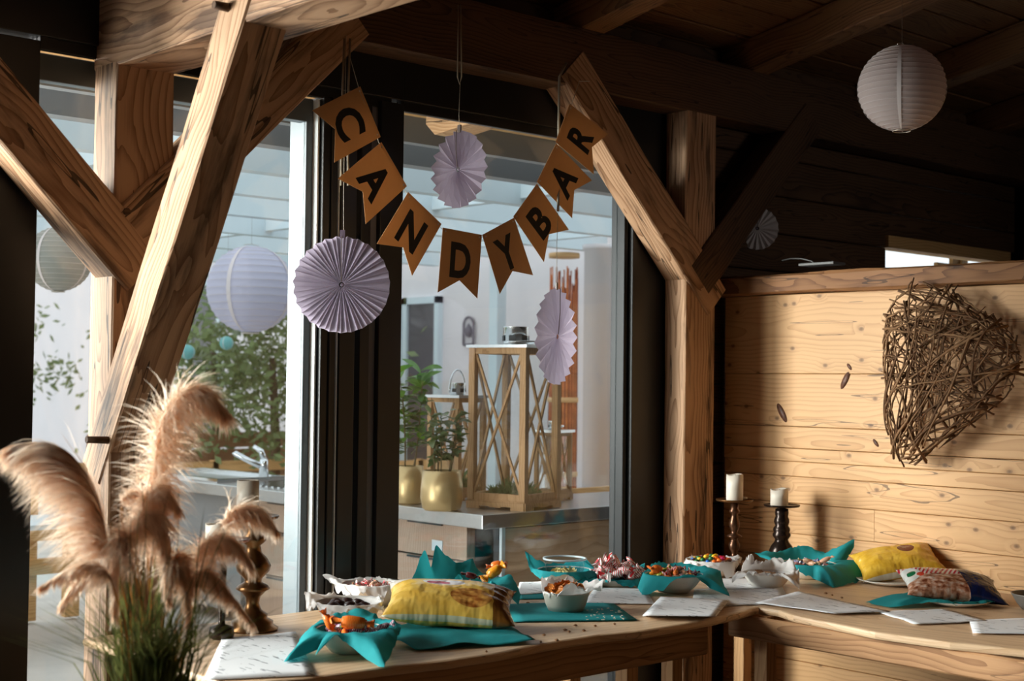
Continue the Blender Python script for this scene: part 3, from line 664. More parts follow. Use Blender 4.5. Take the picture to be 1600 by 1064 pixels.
# crisps in the grey bowl, snacks in the tub, biscuits in the small white bowl
def chip(name, r, m, seed):
    rr = random.Random(seed); rows = []
    for i in range(4):
        q = r * i / 3
        rows.append([Vector((q * math.cos(a), q * math.sin(a) * 0.8, 0.35 * q * q / r * math.cos(2 * a) + rr.uniform(-1, 1) * 0.12 * q)) for a in [2 * PI * j / 10 for j in range(10)]])
    return MB().grid(rows, closed=True).mesh(name, m)
cr_m = plain('seasoned_crisp', S(206, 128, 52), 0.55, noise_amt=0.45, nscale=70)
pile('crisp', [chip('crisp', 0.022, cr_m, i) for i in range(4)], bE, TZ + 0.074, 0.068, 40, 'golden seasoned crisp in the grey bowl', 'crisp', 'crisps in the grey bowl', 0.026, 0.014, 13, 1.0)
tub = tag(empty('plastic_tub', bF + Vector((0, 0, 0.018))), 'clear plastic tub with pale yellow snacks', 'tub')
tubm = glass('clear_plastic', (0.90, 0.93, 0.94), 0.4, 0.1)
MB().lathe([(0.0, 0), (0.074, 0.0), (0.078, 0.004), (0.087, 0.08), (0.091, 0.082), (0.091, 0.086), (0.085, 0.086), (0.076, 0.006), (0, 0.005)], bF + Vector((0, 0, 0.018)), 36).obj('body', tubm, tub)
MB().lathe([(0.0855, 0.082), (0.093, 0.082), (0.093, 0.089), (0.0855, 0.089), (0.0855, 0.082)], bF + Vector((0, 0, 0.018)), 36).obj('rim', plain('tub_rim', S(214, 222, 226), 0.3, transl=0.4), tub)
yl = plain('yellow_snack', S(240, 216, 150), 0.6, noise_amt=0.15, nscale=60)
pile('snack', [chip('snack', 0.018, yl, i + 9) for i in range(3)], bF + Vector((0, 0, 0)), TZ + 0.034, 0.06, 30, 'pale yellow snack in the clear tub', 'snack', 'snacks in the plastic tub', 0.026, 0.012, 14, 0.9)
br = plain('brown_biscuit', S(150, 112, 78), 0.7, noise_amt=0.3, nscale=80)
pile('biscuit', [MB().box((0, 0, 0), (0.05, 0.022, 0.010)).mesh('biscuit', br)], bJ, TZ + 0.05, 0.06, 9, 'small brown biscuit before the candlesticks', 'biscuit', 'biscuits in the small white bowl', 0.008, 0.026, 15, 0.3)

# crumbs
cm = plain('crumb', S(140, 96, 60), 0.8); mb = MB(); rr = random.Random(5)
for px, py in [(889, 987), (850, 992), (899, 977), (883, 984), (912, 985), (825, 942), (1011, 963), (1300, 930), (1290, 927), (1315, 934), (870, 1000), (760, 1018), (960, 975), (845, 1003), (930, 978)]:
    p = at_z(px, py, TZ + 0.003); w = rr.uniform(0.004, 0.009)
    mb.lathe([(0, -0.003), (w, 0), (w * 0.6, 0.003), (0, 0.005)], p, 6)
tag(mb.obj('crumbs', cm), 'brown crumbs scattered on the bare table top', 'crumbs', kind='stuff')
fl = plain('flake', S(226, 212, 190), 0.7); mb = MB()
for k in range(34):
    px, py = rr.uniform(915, 975), rr.uniform(950, 968)
    p = at_z(px, py, TZ + 0.0095); a = rr.uniform(0, 6); w = rr.uniform(0.005, 0.013)
    mb.box(p, (w, 0.004, 0.0015), Matrix.Rotation(a, 3, 'Z'))
tag(mb.obj('nut_flakes', fl), 'pale flakes scattered on the flat teal napkin', 'flakes', kind='stuff')

# ------------------------------------------------------------------ plates and crisp bags
def plate(px, py, r, label):
    c = at_z(px, py, TZ + 0.001)
    o = MB().lathe([(0, 0), (r * 0.6, 0), (r * 0.68, 0.004), (r, 0.018), (r, 0.021), (r * 0.68, 0.008), (r * 0.6, 0.006), (0, 0.006)], c, 40).obj('plate', M['china'], loc=c)
    tag(o, label, 'plate'); return c
pl1 = plate(1396, 912, 0.155, 'white plate under the smaller yellow bag')
pl2 = plate(1492, 944, 0.135, 'white plate under the striped snack bag')
cN = pl2; napkin_obj(cN, (cN - EYE).dot(_f), 0.10, 0.08, 0.021, [(1352, 941, 0), (1396, 950, -.05), (1430, 943, -.1), (1490, 944, -.13), (1540, 944, -.1), (1566, 937, -.02), (1540, 920, .12), (1500, 897, .16), (1450, 925, .14), (1400, 932, .05)], M['teal'], 'teal napkin under the striped snack bag', 21)
def bag_mat(name, kind):
    m, nt, p = new_mat(name)
    uv = nd(nt, 'UVMap').outputs[0]
    sx = nd(nt, 'SeparateXYZ', {0: uv}); u, v = sx.outputs[0], sx.outputs[1]
    nz = nd(nt, 'TexNoise', {'Vector': uv, 'Scale': 5.0, 'Detail': 3.0}).outputs['Fac']
    def ell(cu, cv, ru, rv):
        a = mth(nt, 'POWER', mth(nt, 'DIVIDE', mth(nt, 'SUBTRACT', u, cu), ru), 2.0); b = mth(nt, 'POWER', mth(nt, 'DIVIDE', mth(nt, 'SUBTRACT', v, cv), rv), 2.0)
        return mth(nt, 'LESS_THAN', mth(nt, 'ADD', a, b), 1.0)
    if kind == 'yellow':
        col = ramp(nt, nz, [(0.3, S(222, 172, 66)), (0.7, S(240, 202, 104))])
        col = mixc(nt, mth(nt, 'GREATER_THAN', v, 0.80), col, S(224, 214, 204))
        col = mixc(nt, mth(nt, 'LESS_THAN', v, 0.02), col, S(206, 200, 170))
        col = mixc(nt, ell(0.44, 0.66, 0.16, 0.10), col, S(226, 220, 222)); col = mixc(nt, ell(0.40, 0.64, 0.09, 0.06), col, S(186, 20, 60))
        chips = ramp(nt, nd(nt, 'TexNoise', {'Vector': uv, 'Scale': 11.0}).outputs['Fac'], [(0.35, S(150, 84, 34)), (0.65, S(226, 166, 84))])
        col = mixc(nt, ell(0.66, 0.30, 0.16, 0.20), col, chips)
        col = mixc(nt, mth(nt, 'GREATER_THAN', mth(nt, 'ADD', u, mth(nt, 'MULTIPLY', nz, 0.06)), 0.86), col, S(120, 76, 30))  # right end darkened: the bag's side shadow is put into the colour
    elif kind == 'gold':
        col = ramp(nt, nz, [(0.3, S(206, 156, 40)), (0.7, S(228, 184, 74))])
        col = mixc(nt, ell(0.62, 0.62, 0.10, 0.16), col, S(110, 50, 30))
        col = mixc(nt, mth(nt, 'LESS_THAN', v, 0.03), col, S(210, 206, 190))
    else:
        chips = ramp(nt, nd(nt, 'TexNoise', {'Vector': uv, 'Scale': 13.0, 'Detail': 3.0}).outputs['Fac'], [(0.35, S(120, 60, 36)), (0.5, S(196, 140, 110)), (0.7, S(232, 214, 200))])
        st = mth(nt, 'LESS_THAN', mth(nt, 'FRACT', mth(nt, 'MULTIPLY', mth(nt, 'ADD', u, mth(nt, 'MULTIPLY', v, -0.25)), 22.0)), 0.5)
        top = mixc(nt, st, S(226, 206, 196), S(186, 40, 56))
        col = mixc(nt, mth(nt, 'GREATER_THAN', v, 0.50), chips, top)
        col = mixc(nt, ell(0.06, 0.60, 0.12, 0.24), col, S(230, 228, 222)); col = mixc(nt, ell(0.08, 0.62, 0.05, 0.08), col, S(30, 110, 70)); col = mixc(nt, ell(0.17, 0.52, 0.04, 0.08), col, S(210, 60, 40))
        col = mixc(nt, mth(nt, 'GREATER_THAN', mth(nt, 'ADD', u, mth(nt, 'MULTIPLY', v, 0.1)), 0.62), col, S(24, 34, 78))
    nt.links.new(col, p.inputs['Base Color'])
    p.inputs['Roughness'].default_value = 0.22
    cr = nd(nt, 'TexNoise', {'Vector': nd(nt, 'Mapping', {'Vector': uv, 'Scale': (9, 4, 1)}).outputs[0], 'Scale': 1.0, 'Detail': 2.0}).outputs['Fac']
    nt.links.new(nd(nt, 'Bump', {'Height': cr, 'Strength': 0.55, 'Distance': 0.016}).outputs[0], p.inputs['Normal'])
    return m
def pillow(c, L, Wd, T, yaw, tilt, roll, seed, kink=0.0):
    """point on a filled crisp bag: u along, v across, s = +1 front / -1 back"""
    rot = Matrix.Rotation(yaw, 3, 'Z') @ Matrix.Rotation(roll, 3, 'Y') @ Matrix.Rotation(tilt, 3, 'X')
    def P(u, v, s, eps=0.0):
        a, b = 2 * u - 1, 2 * v - 1
        f = max(0.0, 1 - abs(a) ** 3.2) ** 0.7 * max(0.0, 1 - abs(b) ** 2.6) ** 0.6
        wr = 0.07 * math.sin(b * 17 + seed) * max(0, abs(a) - 0.55) / 0.45 * (1 - abs(b) ** 4)
        z = s * T * 0.5 * f * (1 + 0.16 * noise.noise(Vector((a * 2.2 + seed, b * 2.0, s)))) + T * wr * 0.6 + s * eps
        sh = 1 - 0.10 * (1 - a * a) * 0.0 - 0.12 * f
        y = b * Wd / 2 * (1 - 0.10 * (1 - abs(a)) ) * (1 - 0.05 * f)
        x = a * L / 2 * (1 - 0.10 * (1 - abs(b) ** 2) * abs(a) ** 3)
        return c + rot @ Vector((x, y, z + kink * max(0, a) ** 2))
    return P
def bag(name, P, m, label):
    mb = MB(); nu, nv = 40, 26; uvs = []
    for s in (1, -1):
        rows = [[P(j / nu, i / nv, s) for j in range(nu + 1)] for i in range(nv + 1)]
        if s < 0: rows = [list(reversed(r_)) for r_ in rows]
        mb.grid(rows)
    o = mb.obj(name, m); me = o.data; ul = me.uv_layers.new(name='UVMap')
    n1 = (nu + 1) * (nv + 1)
    for lp in me.loops:
        k = lp.vertex_index; s = k >= n1; k %= n1; i, j = divmod(k, nu + 1)
        ul.data[lp.index].uv = ((1 - j / nu) if s else j / nu, i / nv)
    b = bmesh.new(); b.from_mesh(me); bmesh.ops.remove_doubles(b, verts=b.verts, dist=0.0004); b.to_mesh(me); b.free()
    return tag(o, label, 'crisp bag')
YR = YAW - PI / 2                              # turns a thing's own X axis to the photographer's right
def on_table(px, py, up): return at_z(px, py, TZ) + Vector((0, 0, up))
bag('crisp_bag', pillow(on_table(703, 982, 0.086), 0.455, 0.27, 0.13, YR, 0.30, 0.06, 1.0), bag_mat('yellow_bag', 'yellow'), 'big yellow crisp bag with a red oval on the wavy napkin')
bag('crisp_bag', pillow(on_table(1402, 908, 0.082), 0.37, 0.22, 0.115, YR, 0.45, -0.16, 2.0), bag_mat('golden_bag', 'gold'), 'smaller golden crisp bag on the right plate')
Pf = pillow(on_table(1487, 942, 0.070), 0.40, 0.21, 0.10, YR, 0.35, 0.05, 3.0, -0.02)
fb = bag('snack_bag', Pf, bag_mat('striped_bag', 'stripe'), 'red striped and dark blue snack bag with white lettering')

def text_mesh(s, size=1.0, bold=0.0, depth=0.0):
    cu = bpy.data.curves.new('lettering', 'FONT'); cu.body = s; cu.size = size; cu.offset = bold; cu.extrude = depth
    cu.align_x = 'CENTER'; cu.align_y = 'CENTER'; cu.resolution_u = 4
    o = bpy.data.objects.new('lettering', cu); C.objects.link(o)
    me = bpy.data.meshes.new_from_object(o.evaluated_get(bpy.context.evaluated_depsgraph_get()))
    bpy.data.objects.remove(o); bpy.data.curves.remove(cu)
    return me
me = text_mesh('FUR', 1.0, 0.03)
bm_ = bmesh.new(); bm_.from_mesh(me); bmesh.ops.triangulate(bm_, faces=bm_.faces); bmesh.ops.subdivide_edges(bm_, edges=bm_.edges, cuts=1)
for v in bm_.verts:
    v.co = Pf(0.735 + v.co.x * 0.085, 0.80 + v.co.y * 0.17, 1, 0.0012) - fb.location
bm_.to_mesh(me); bm_.free(); me.materials.append(plain('white_print', S(214, 214, 220), 0.4))
lo = bpy.data.objects.new('lettering', me); lo.parent = fb; C.objects.link(lo)
gb = at_z(1622, 952, TZ + 0.001)
bowl_obj('bowl', gb, 0.10, 0.06, 0.06, plain('grey_bowl', S(110, 104, 98), 0.5), 'dark grey bowl cut off at the right table end')

# ------------------------------------------------------------------ candlesticks
bronze = plain('turned_bronze', S(92, 62, 44), 0.28, 0.75, 0.3, 12)
darkm = plain('dark_turned_metal', S(50, 38, 32), 0.25, 0.6, 0.3, 12)
brass = plain('aged_brass', S(120, 84, 50), 0.3, 0.8, 0.3, 12)
copper = plain('copper_dish', S(140, 78, 66), 0.3, 0.7)
wax = plain('cream_wax', S(232, 220, 204), 0.5, noise_amt=0.04, nscale=20, transl=0.2)
def candlestick(px, py, prof, zp, pr, pm, sm, cr_, ch, label, clabel, wave=0.0, dx=0.0):
    c = at_z(px, py, TZ + 0.0005)
    t = tag(empty('candlestick', c), label, 'candlestick')
    MB().lathe([(r_, z_ * zp) for r_, z_ in prof], c, 28).obj('stem', sm, t)
    MB().lathe([(0, zp - 0.004), (pr * 0.5, zp - 0.003), (pr * 0.94, zp + 0.001), (pr, zp + 0.008), (pr * 0.985, zp + 0.011), (pr * 0.92, zp + 0.006), (0, zp + 0.004)], c, 36).obj('drip_dish', pm, t)
    cc = c + Vector((0, 0, zp + 0.005)) + rel(dx, 0); n = 32; rows = []
    for r_, z_ in ((0.0, 0.0), (cr_ * 0.97, 0.0), (cr_, 0.004), (cr_, ch * 0.5), (cr_ * 0.995, ch), (cr_ * 0.88, ch - 0.002), (cr_ * 0.7, ch - 0.014), (0.0, ch - 0.016)):
        rows.append([cc + Vector((r_ * math.cos(2 * PI * j / n), r_ * math.sin(2 * PI * j / n), z_ + (wave * (math.sin(2 * PI * j / n * 3 + 1) * 0.5 + math.sin(2 * PI * j / n + 2) * 0.5) if abs(z_ - ch) < 0.003 else 0))) for j in range(n)])
    k = tag(empty('candle', cc), clabel, 'candle')
    MB().grid(rows, closed=True).obj('wax', wax, k)
    MB().tube([cc + Vector((0, 0, ch - 0.017)), cc + Vector((0.001, 0, ch - 0.008)), cc + Vector((0.003, 0, ch - 0.001))], 0.0012, 5).obj('wick', darkm, k)
    return c
profA = [(0, 0), (0.055, 0), (0.055, 0.03), (0.042, 0.06), (0.045, 0.09), (0.034, 0.13), (0.030, 0.17), (0.014, 0.22), (0.012, 0.26), (0.024, 0.33), (0.026, 0.38), (0.018, 0.43), (0.014, 0.47), (0.034, 0.495), (0.034, 0.51), (0.014, 0.54), (0.016, 0.58), (0.024, 0.65), (0.024, 0.70), (0.016, 0.78), (0.014, 0.82), (0.024, 0.85), (0.024, 0.87), (0.017, 0.90), (0.018, 0.97), (0, 0.985)]
profB = [(0, 0), (0.06, 0), (0.06, 0.04), (0.045, 0.08), (0.04, 0.12), (0.056, 0.2), (0.058, 0.28), (0.048, 0.36), (0.034, 0.42), (0.030, 0.46), (0.042, 0.52), (0.042, 0.55), (0.036, 0.58), (0.040, 0.62), (0.038, 0.65), (0.030, 0.69), (0.036, 0.75), (0.034, 0.80), (0.029, 0.84), (0.032, 0.90), (0.030, 0.97), (0, 0.985)]
profC = [(0, 0), (0.085, 0), (0.088, 0.02), (0.07, 0.05), (0.07, 0.08), (0.05, 0.11), (0.052, 0.14), (0.03, 0.18), (0.022, 0.24), (0.026, 0.30), (0.045, 0.35), (0.058, 0.37), (0.05, 0.40), (0.03, 0.43), (0.03, 0.46), (0.055, 0.53), (0.06, 0.58), (0.048, 0.64), (0.028, 0.70), (0.024, 0.76), (0.042, 0.80), (0.042, 0.83), (0.024, 0.88), (0.03, 0.97), (0, 0.985)]
profD = [(0, 0), (0.03, 0), (0.04, 0.02), (0.042, 0.06), (0.038, 0.12), (0.012, 0.15), (0.010, 0.2), (0.014, 0.35), (0.010, 0.5), (0.014, 0.7), (0.011, 0.85), (0.02, 0.97), (0, 0.985)]
cA = candlestick(1147, 892, profA, 0.315, 0.085, brass, bronze, 0.0385, 0.118, 'slim bronze candlestick beside the corner post', 'tall cream candle with an uneven rim beside the corner post', 0.004, 0.0)
cB = candlestick(1221, 886, profB, 0.28, 0.085, darkm, darkm, 0.041, 0.078, 'stout dark candlestick in front of the pale planks', 'short cream candle burnt down unevenly', 0.006, -0.012)
candlestick(394, 984, profC, 0.375, 0.085, brass, brass, 0.0375, 0.125, 'tall brass candlestick with a round base at the left table end', 'tall cream candle behind the pampas grass', 0.001, -0.022)
candlestick(346, 998, profD, 0.315, 0.088, copper, darkm, 0.038, 0.055, 'copper candle dish on a dark round foot at the left table end', 'short cream candle with a scalloped rim', 0.004, -0.02)
tl = cA + Vector((0, 0, 0.3215)) + rel(0.046, 0.03)
tag(MB().lathe([(0, 0), (0.017, 0), (0.017, 0.012), (0.015, 0.012), (0.015, 0.008), (0, 0.008)], tl, 16).obj('tealight', plain('tealight_tin', S(190, 186, 180), 0.35, 0.4), loc=tl), 'small tealight on the dish of the slim candlestick', 'tealight')

# ------------------------------------------------------------------ bunting
M['kraft'] = plain('kraft_card', S(198, 156, 112), 0.8, noise_amt=0.05, nscale=30, spec=0.15, transl=0.4)
M['ink'] = plain('black_print', S(20, 19, 20), 0.6)
M['string'] = plain('natural_string', S(196, 186, 166), 0.8)
M['ribbon'] = plain('pale_ribbon', S(176, 166, 146), 0.6)
M['ring'] = plain('metal_eyelet', S(206, 200, 190), 0.3, 0.7)
BY = 4.27
flags = [('C', (563, 135), (595, 214), (522.5, 254), (524, 202), (488, 172.5)), ('A', (596, 222), (636, 291), (571.5, 350), (567, 299.5), (528, 279)),
         ('N', (638, 300), (690, 350), (644, 431), (630, 386.5), (589, 381)), ('D', (692, 355.5), (753, 367), (746, 466.5), (718, 438), (684, 457)),
         ('Y', (753.5, 367), (803.5, 340), (833, 430), (801, 423.5), (781, 459.5)), ('B', (802, 338.5), (839, 287), (889, 359), (858, 366), (850, 409.5)),
         ('A', (839, 284), (869, 224), (925, 282), (897.5, 297), (894, 341)), ('R', (868, 222), (890, 162), (950, 209.5), (925, 230), (928, 272.5))]
where = ['first flag at the upper left end of the bunting', 'second flag from the left, below the first', 'third flag from the left, beside the black frame', 'fourth flag, lowest at the left of the middle', 'fifth flag, lowest at the right of the middle', 'sixth flag, third from the right end', 'seventh flag, overlapping the last one', 'last flag at the upper right end of the bunting']
eye_pts = []
for i, (ch, a, b, tr_, nt_, tl_) in enumerate(flags):
    yy = BY + (0.0, 0.004, 0, 0.004, 0, 0.004, 0, 0.008)[i]
    A, B, TR, NT, TL = [at_y(x, y, yy) for x, y in (a, b, tr_, nt_, tl_)]
    t = tag(empty('bunting_flag', (A + B) / 2), 'brown card flag with letter %s, %s' % (ch, where[i]), 'bunting flag', 'candy bar bunting flags')
    mb = MB(); th = Vector((0, 0.0012, 0))
    vs = [A, B, TR, NT, TL]
    mb.add(vs + [v + th for v in vs], [(4, 3, 0), (0, 3, 1), (3, 2, 1), (5, 8, 9), (6, 8, 5), (6, 7, 8), (0, 1, 6, 5), (1, 2, 7, 6), (2, 3, 8, 7), (3, 4, 9, 8), (4, 0, 5, 9)])
    mb.obj('card', M['kraft'], t)
    # letter, laid out along the flag's own edge
    u = (B - A); w = u.length; u = u.normalized(); dn = ((TR + TL) / 2 - (A + B) / 2); dn = (dn - u * dn.dot(u)); hgt = dn.length; dn = dn.normalized()
    cen = (A + B) / 2 + ((TR + TL) / 2 - (A + B) / 2) * 0.46
    me = text_mesh(ch, 1.0, 0.035)
    xs = [v.co.x for v in me.vertices]; ys = [v.co.y for v in me.vertices]
    x0, x1, y0, y1 = min(xs), max(xs), min(ys), max(ys)
    lh = hgt * 0.55; lw = w * {'A': 0.60, 'C': 0.56, 'N': 0.54, 'D': 0.52, 'Y': 0.56, 'B': 0.46, 'R': 0.48}[ch]
    for v in me.vertices:
        v.co = cen + u * ((v.co.x - (x0 + x1) / 2) / (x1 - x0) * lw) - dn * ((v.co.y - (y0 + y1) / 2) / (y1 - y0) * lh) + Vector((0, -0.0006, 0)) - t.location
    me.materials.append(M['ink'])
    lo = bpy.data.objects.new('letter', me); lo.parent = t; C.objects.link(lo)
    for q, sgn in ((A, 1), (B, -1)):
        e = q + u * (0.014 * sgn) + dn * 0.012 + Vector((0, -0.001, 0)); eye_pts.append(e)
        MB().cyl(e, e + Vector((0, -0.0012, 0)), 0.0038, n=10).obj('eyelet', M['ring'], t)
n0 = at_y(543, 76, PY - 0.03); n1 = at_y(905, 127, PY - 0.03)
st = tag(MB().tube([n0] + eye_pts[:1] + [p + Vector((0, 0.006 if i % 2 else 0.006, 0)) for i, p in enumerate(eye_pts[1:-1])] + eye_pts[-1:] + [n1], 0.0011, 5).obj('bunting_string', M['string']), 'thin pale string that carries the letter flags', 'string')
tag(MB().tube([n1, at_y(921, 127, PY - 0.03)], 0.0018, 5).obj('tack', M['ring']), 'pale tack holding the right end of the bunting string', 'tack')

# ------------------------------------------------------------------ paper rosettes
M['lilac'] = plain('lilac_paper', S(186, 173, 190), 0.85, noise_amt=0.04, nscale=16, spec=0.1, transl=0.42)
M['clip'] = plain('paper_clip_tab', S(120, 104, 98), 0.7)
def rosette(c, r, turn, n, label, clipm, ry=0.0, depth=0.014, spin=0.0, lean=0.0):
    """pleated paper disc; turn = degrees its face is swung about the vertical away from the viewer"""
    t = tag(empty('paper_rosette', c), label, 'paper rosette', 'lilac paper rosettes')
    a = math.radians(turn); nrm = (-_h0 * math.cos(a) + _r0 * math.sin(a)); hx = (_r0 * math.cos(a) + _h0 * math.sin(a)); up = Vector((0, 0, 1))
    nrm = nrm + up * lean; mb = MB(); rows = []
    rr = random.Random(int(c.x * 1000))
    jit = [rr.uniform(-0.25, 0.25) for _ in range(2 * n)]
    for q, dz in ((0.010, 0.15), (r * 0.3, 0.55), (r * 0.65, 0.85), (r, 1.0)):
        row = []
        for k in range(2 * n):
            th = PI / 2 + spin + (k + 0.5 * jit[k] * (q / r)) * PI / n; s = 1 if k % 2 else -1
            rad = q * (1.0 if k % 2 else 0.975)
            row.append(c + hx * (math.cos(th) * rad) + up * (math.sin(th) * rad) + nrm * (s * depth * dz + 0.006 * (1 - q / r)))
        rows.append(row)
    mb.grid(rows, smooth=False, closed=True)
    mb.obj('pleats', M['lilac'], t)
    hub = MB().cyl(c - nrm * 0.006, c + nrm * 0.005, 0.006, 0.004, 10).obj('hub', M['lilac'], t)
    MB().tube([c + nrm * 0.010 + up * 0.01, c + nrm * 0.017 + up * r * 0.5, c + nrm * 0.016 + up * r * 1.0], 0.0016, 4).obj('glue_seam', M['clip'], t)
    q = c + up * (r + 0.008)
    b = MB().box(q, (0.018, 0.006, 0.030), Matrix((hx, nrm, up)).transposed()).obj('hanging_tab', clipm, t)
    return c + up * (r + 0.02)
white_tab = plain('white_tab', S(210, 206, 204), 0.6)
c1 = at_y(534, 445, 4.26); s1 = (c1 - EYE).dot(_f) / F
h1 = rosette(c1, 76 * s1, 0, 27, 'large round lilac paper rosette facing the room, hung at the left', M['lilac'], depth=0.012)
c2 = at_y(717, 265, 4.26); s2 = (c2 - EYE).dot(_f) / F
h2 = rosette(c2, 61 * s2, -44, 20, 'lilac paper rosette turned sideways inside the arc of the bunting', M['clip'], depth=0.011)
c3 = at_y(869, 526, 4.22); s3 = (c3 - EYE).dot(_f) / F
h3 = rosette(c3, 76 * s3, 64, 22, 'narrow lilac paper rosette seen almost edge-on at the right', white_tab, depth=0.009)
def strand(pts, r, name, m, label, cat): return tag(MB().tube(pts, r, 5).obj(name, M[m]), label, cat)
top1 = at_y(541, 55, 4.37)
strand([h1, at_y(537, 360, 4.27), at_y(537, 300, 4.28), at_y(541, 55, 4.37)], 0.0012, 'hanging_thread', 'string', 'thin thread that carries the large left rosette', 'thread')
for dx, k in ((-3, 0), (6, 1)):
    pts = [at_y(541 + dx, 60, 4.37), at_y(537 + dx, 180, 4.30), at_y(536 + dx + k * 2, 290, 4.285)]
    rb = MB(); rows = [[p + _r0 * 0.004, p - _r0 * 0.004] for p in pts]; rb.grid(rows)
    o = rb.obj('ribbon', M['ribbon']); sm = o.modifiers.new('thickness', 'SOLIDIFY'); sm.thickness = 0.0008
    tag(o, ('pale ribbon end hanging behind the flag with letter C, left one', 'pale ribbon end hanging behind the flag with letter C, right one')[k], 'ribbon')
q0 = at_y(718, 8, 4.385); q1 = at_y(718, 132, 4.30)
rb = MB().tube([q0 - _r0 * 0.005, q1 - _r0 * 0.008 + Vector((0, 0, 0.03)), q1, q1 + _r0 * 0.008 + Vector((0, 0, 0.03)), q0 + _r0 * 0.005], 0.0030, 5)
tag(rb.obj('ribbon', M['ribbon']), 'looped pale ribbon above the middle rosette', 'ribbon')
strand([h2, at_y(717, 180, 4.27), q1 + Vector((0, -0.004, 0.004))], 0.0011, 'hanging_thread', 'string', 'thin thread that carries the middle rosette', 'thread')
strand([h3, at_y(870, 380, 4.23), at_y(872, 330, 4.25)], 0.0011, 'hanging_thread', 'string', 'thin thread that carries the narrow right rosette', 'thread')
pts = [at_y(885, 98, 4.375), at_y(874, 120, 4.37), at_y(873, 200, 4.34), at_y(872, 330, 4.25)]
rb = MB(); rb.grid([[p + _r0 * 0.0055, p - _r0 * 0.0055] for p in pts])
o = rb.obj('ribbon', M['ribbon']); sm = o.modifiers.new('thickness', 'SOLIDIFY'); sm.thickness = 0.0008
tag(o, 'pale ribbon hanging from the right brace behind the flags', 'ribbon')

# ------------------------------------------------------------------ paper lantern under the rafters
M['lampion'] = plain('white_lantern_cloth', S(206, 190, 186), 0.85, noise_amt=0.03, nscale=30, spec=0.1, transl=0.35)
M['lampion_rib'] = plain('lantern_seam', S(232, 222, 220), 0.7, transl=0.2)
def lampion(c, r, label, cat='paper lantern', ribs=20, mat='lampion', string_to=None, group=None, open_=0.2):
    t = tag(empty('paper_lantern', c), label, cat, group)
    prof = []; n = ribs * 4
    for i in range(n + 1):
        a = -PI / 2 + open_ + (PI - 2 * open_) * i / n
        q = r * (0.985 - 0.014 * abs(math.sin((i / 4) * PI)))
        prof.append((q * math.cos(a), q * math.sin(a) * 0.985))
    mb = MB(); k = 40; rows = [[c + Vector((p * math.cos(2 * PI * j / k), p * math.sin(2 * PI * j / k), z)) for j in range(k)] for p, z in prof]
    mb.grid(rows, closed=True); mb.obj('shade', M[mat], t)
    rb = MB()
    for i in range(1, ribs):
        a = -PI / 2 + open_ + (PI - 2 * open_) * i / ribs; q = r * 0.987
        rb.tube([c + Vector((q * math.cos(a) * math.cos(b), q * math.cos(a) * math.sin(b), q * math.sin(a) * 0.985)) for b in [2 * PI * j / 36 for j in range(37)]], r * 0.0055, 4, False)
    rb.obj('hoop', M['lampion_rib'], t)
    for j in range(4):
        b = j * PI / 2 + 0.5; sm_ = MB(); rw = []
        for i in range(21):
            a = -PI / 2 + open_ + (PI - 2 * open_) * i / 20; rw.append([c + Vector((r * 0.992 * math.cos(a) * math.cos(b + s), r * 0.992 * math.cos(a) * math.sin(b + s), r * 0.985 * math.sin(a))) for s in (-0.05, 0.05)])
        sm_.grid(rw); sm_.obj('seam', M['lampion_rib'], t)
    z0 = -r * math.sin(PI / 2 - open_); q = r * math.cos(PI / 2 - open_)
    MB().tube([c + Vector((q * math.cos(b), q * math.sin(b), z0)) for b in [2 * PI * j / 24 for j in range(25)]], r * 0.012, 5, False).obj('bottom_ring', M['ring'], t)
    MB().tube([c + Vector((-q, 0, -z0)), c + Vector((0, 0, -z0 + 0.01)), c + Vector((q, 0, -z0))], r * 0.008, 5).obj('wire_hanger', M['ring'], t)
    if string_to: MB().tube([c + Vector((0, 0, -z0 + 0.01)), string_to], 0.0007, 4).obj('hanging_string', M['dark_timber'], t)
    return t
cl = at_x(1409, 138, 4.50); rl = 68.5 * (cl - EYE).dot(_f) / F
lampion(cl, rl, 'round white paper lantern under the dark rafters at upper right', string_to=Vector((4.50, cl.y, zc(cl.y) - 0.15)))
cw = at_y(1183, 357, 4.565)
t = rosette(cw, 0.112, 0, 20, 'pale paper disc half hidden behind the dark brace above the partition', M['clip'], spin=0.1, depth=0.004)
t = [o for o in C.objects if o.get('label', '').startswith('pale paper disc')][0]; [c for c in C.objects if c.parent is t and c.name.startswith('pleats')][0].data.materials[0] = M['lampion_rib']

# ------------------------------------------------------------------ wicker heart on the partition
HX = PX - 0.005
outl = [(1413, 727), (1400, 700), (1388, 650), (1387, 600), (1384, 560), (1386, 520), (1392, 487), (1408, 460), (1440, 444), (1476, 447), (1494, 458), (1503, 482), (1530, 489), (1560, 501), (1582, 525), (1590, 560), (1585, 598), (1562, 632), (1524, 655), (1486, 688), (1452, 706), (1428, 722)]
W2 = [at_x(x, y, HX - 0.11) for x, y in outl]
hc = sum(W2, Vector()) / len(W2)
poly = [(-(p.y - hc.y), p.z - hc.z) for p in W2]          # a to the viewer's right, b up
def inside(a, b):
    r_ = False; n = len(poly)
    for i in range(n):
        (x0, y0), (x1, y1) = poly[i], poly[i - 1]
        if (y0 > b) != (y1 > b) and a < (x1 - x0) * (b - y0) / (y1 - y0 + 1e-12) + x0: r_ = not r_
    return r_
def edged(a, b):
    m_ = 9; n = len(poly)
    for i in range(n):
        (x0, y0), (x1, y1) = poly[i - 1], poly[i]; dx, dy = x1 - x0, y1 - y0
        t_ = max(0, min(1, ((a - x0) * dx + (b - y0) * dy) / (dx * dx + dy * dy))); m_ = min(m_, math.hypot(a - x0 - t_ * dx, b - y0 - t_ * dy))
    return m_
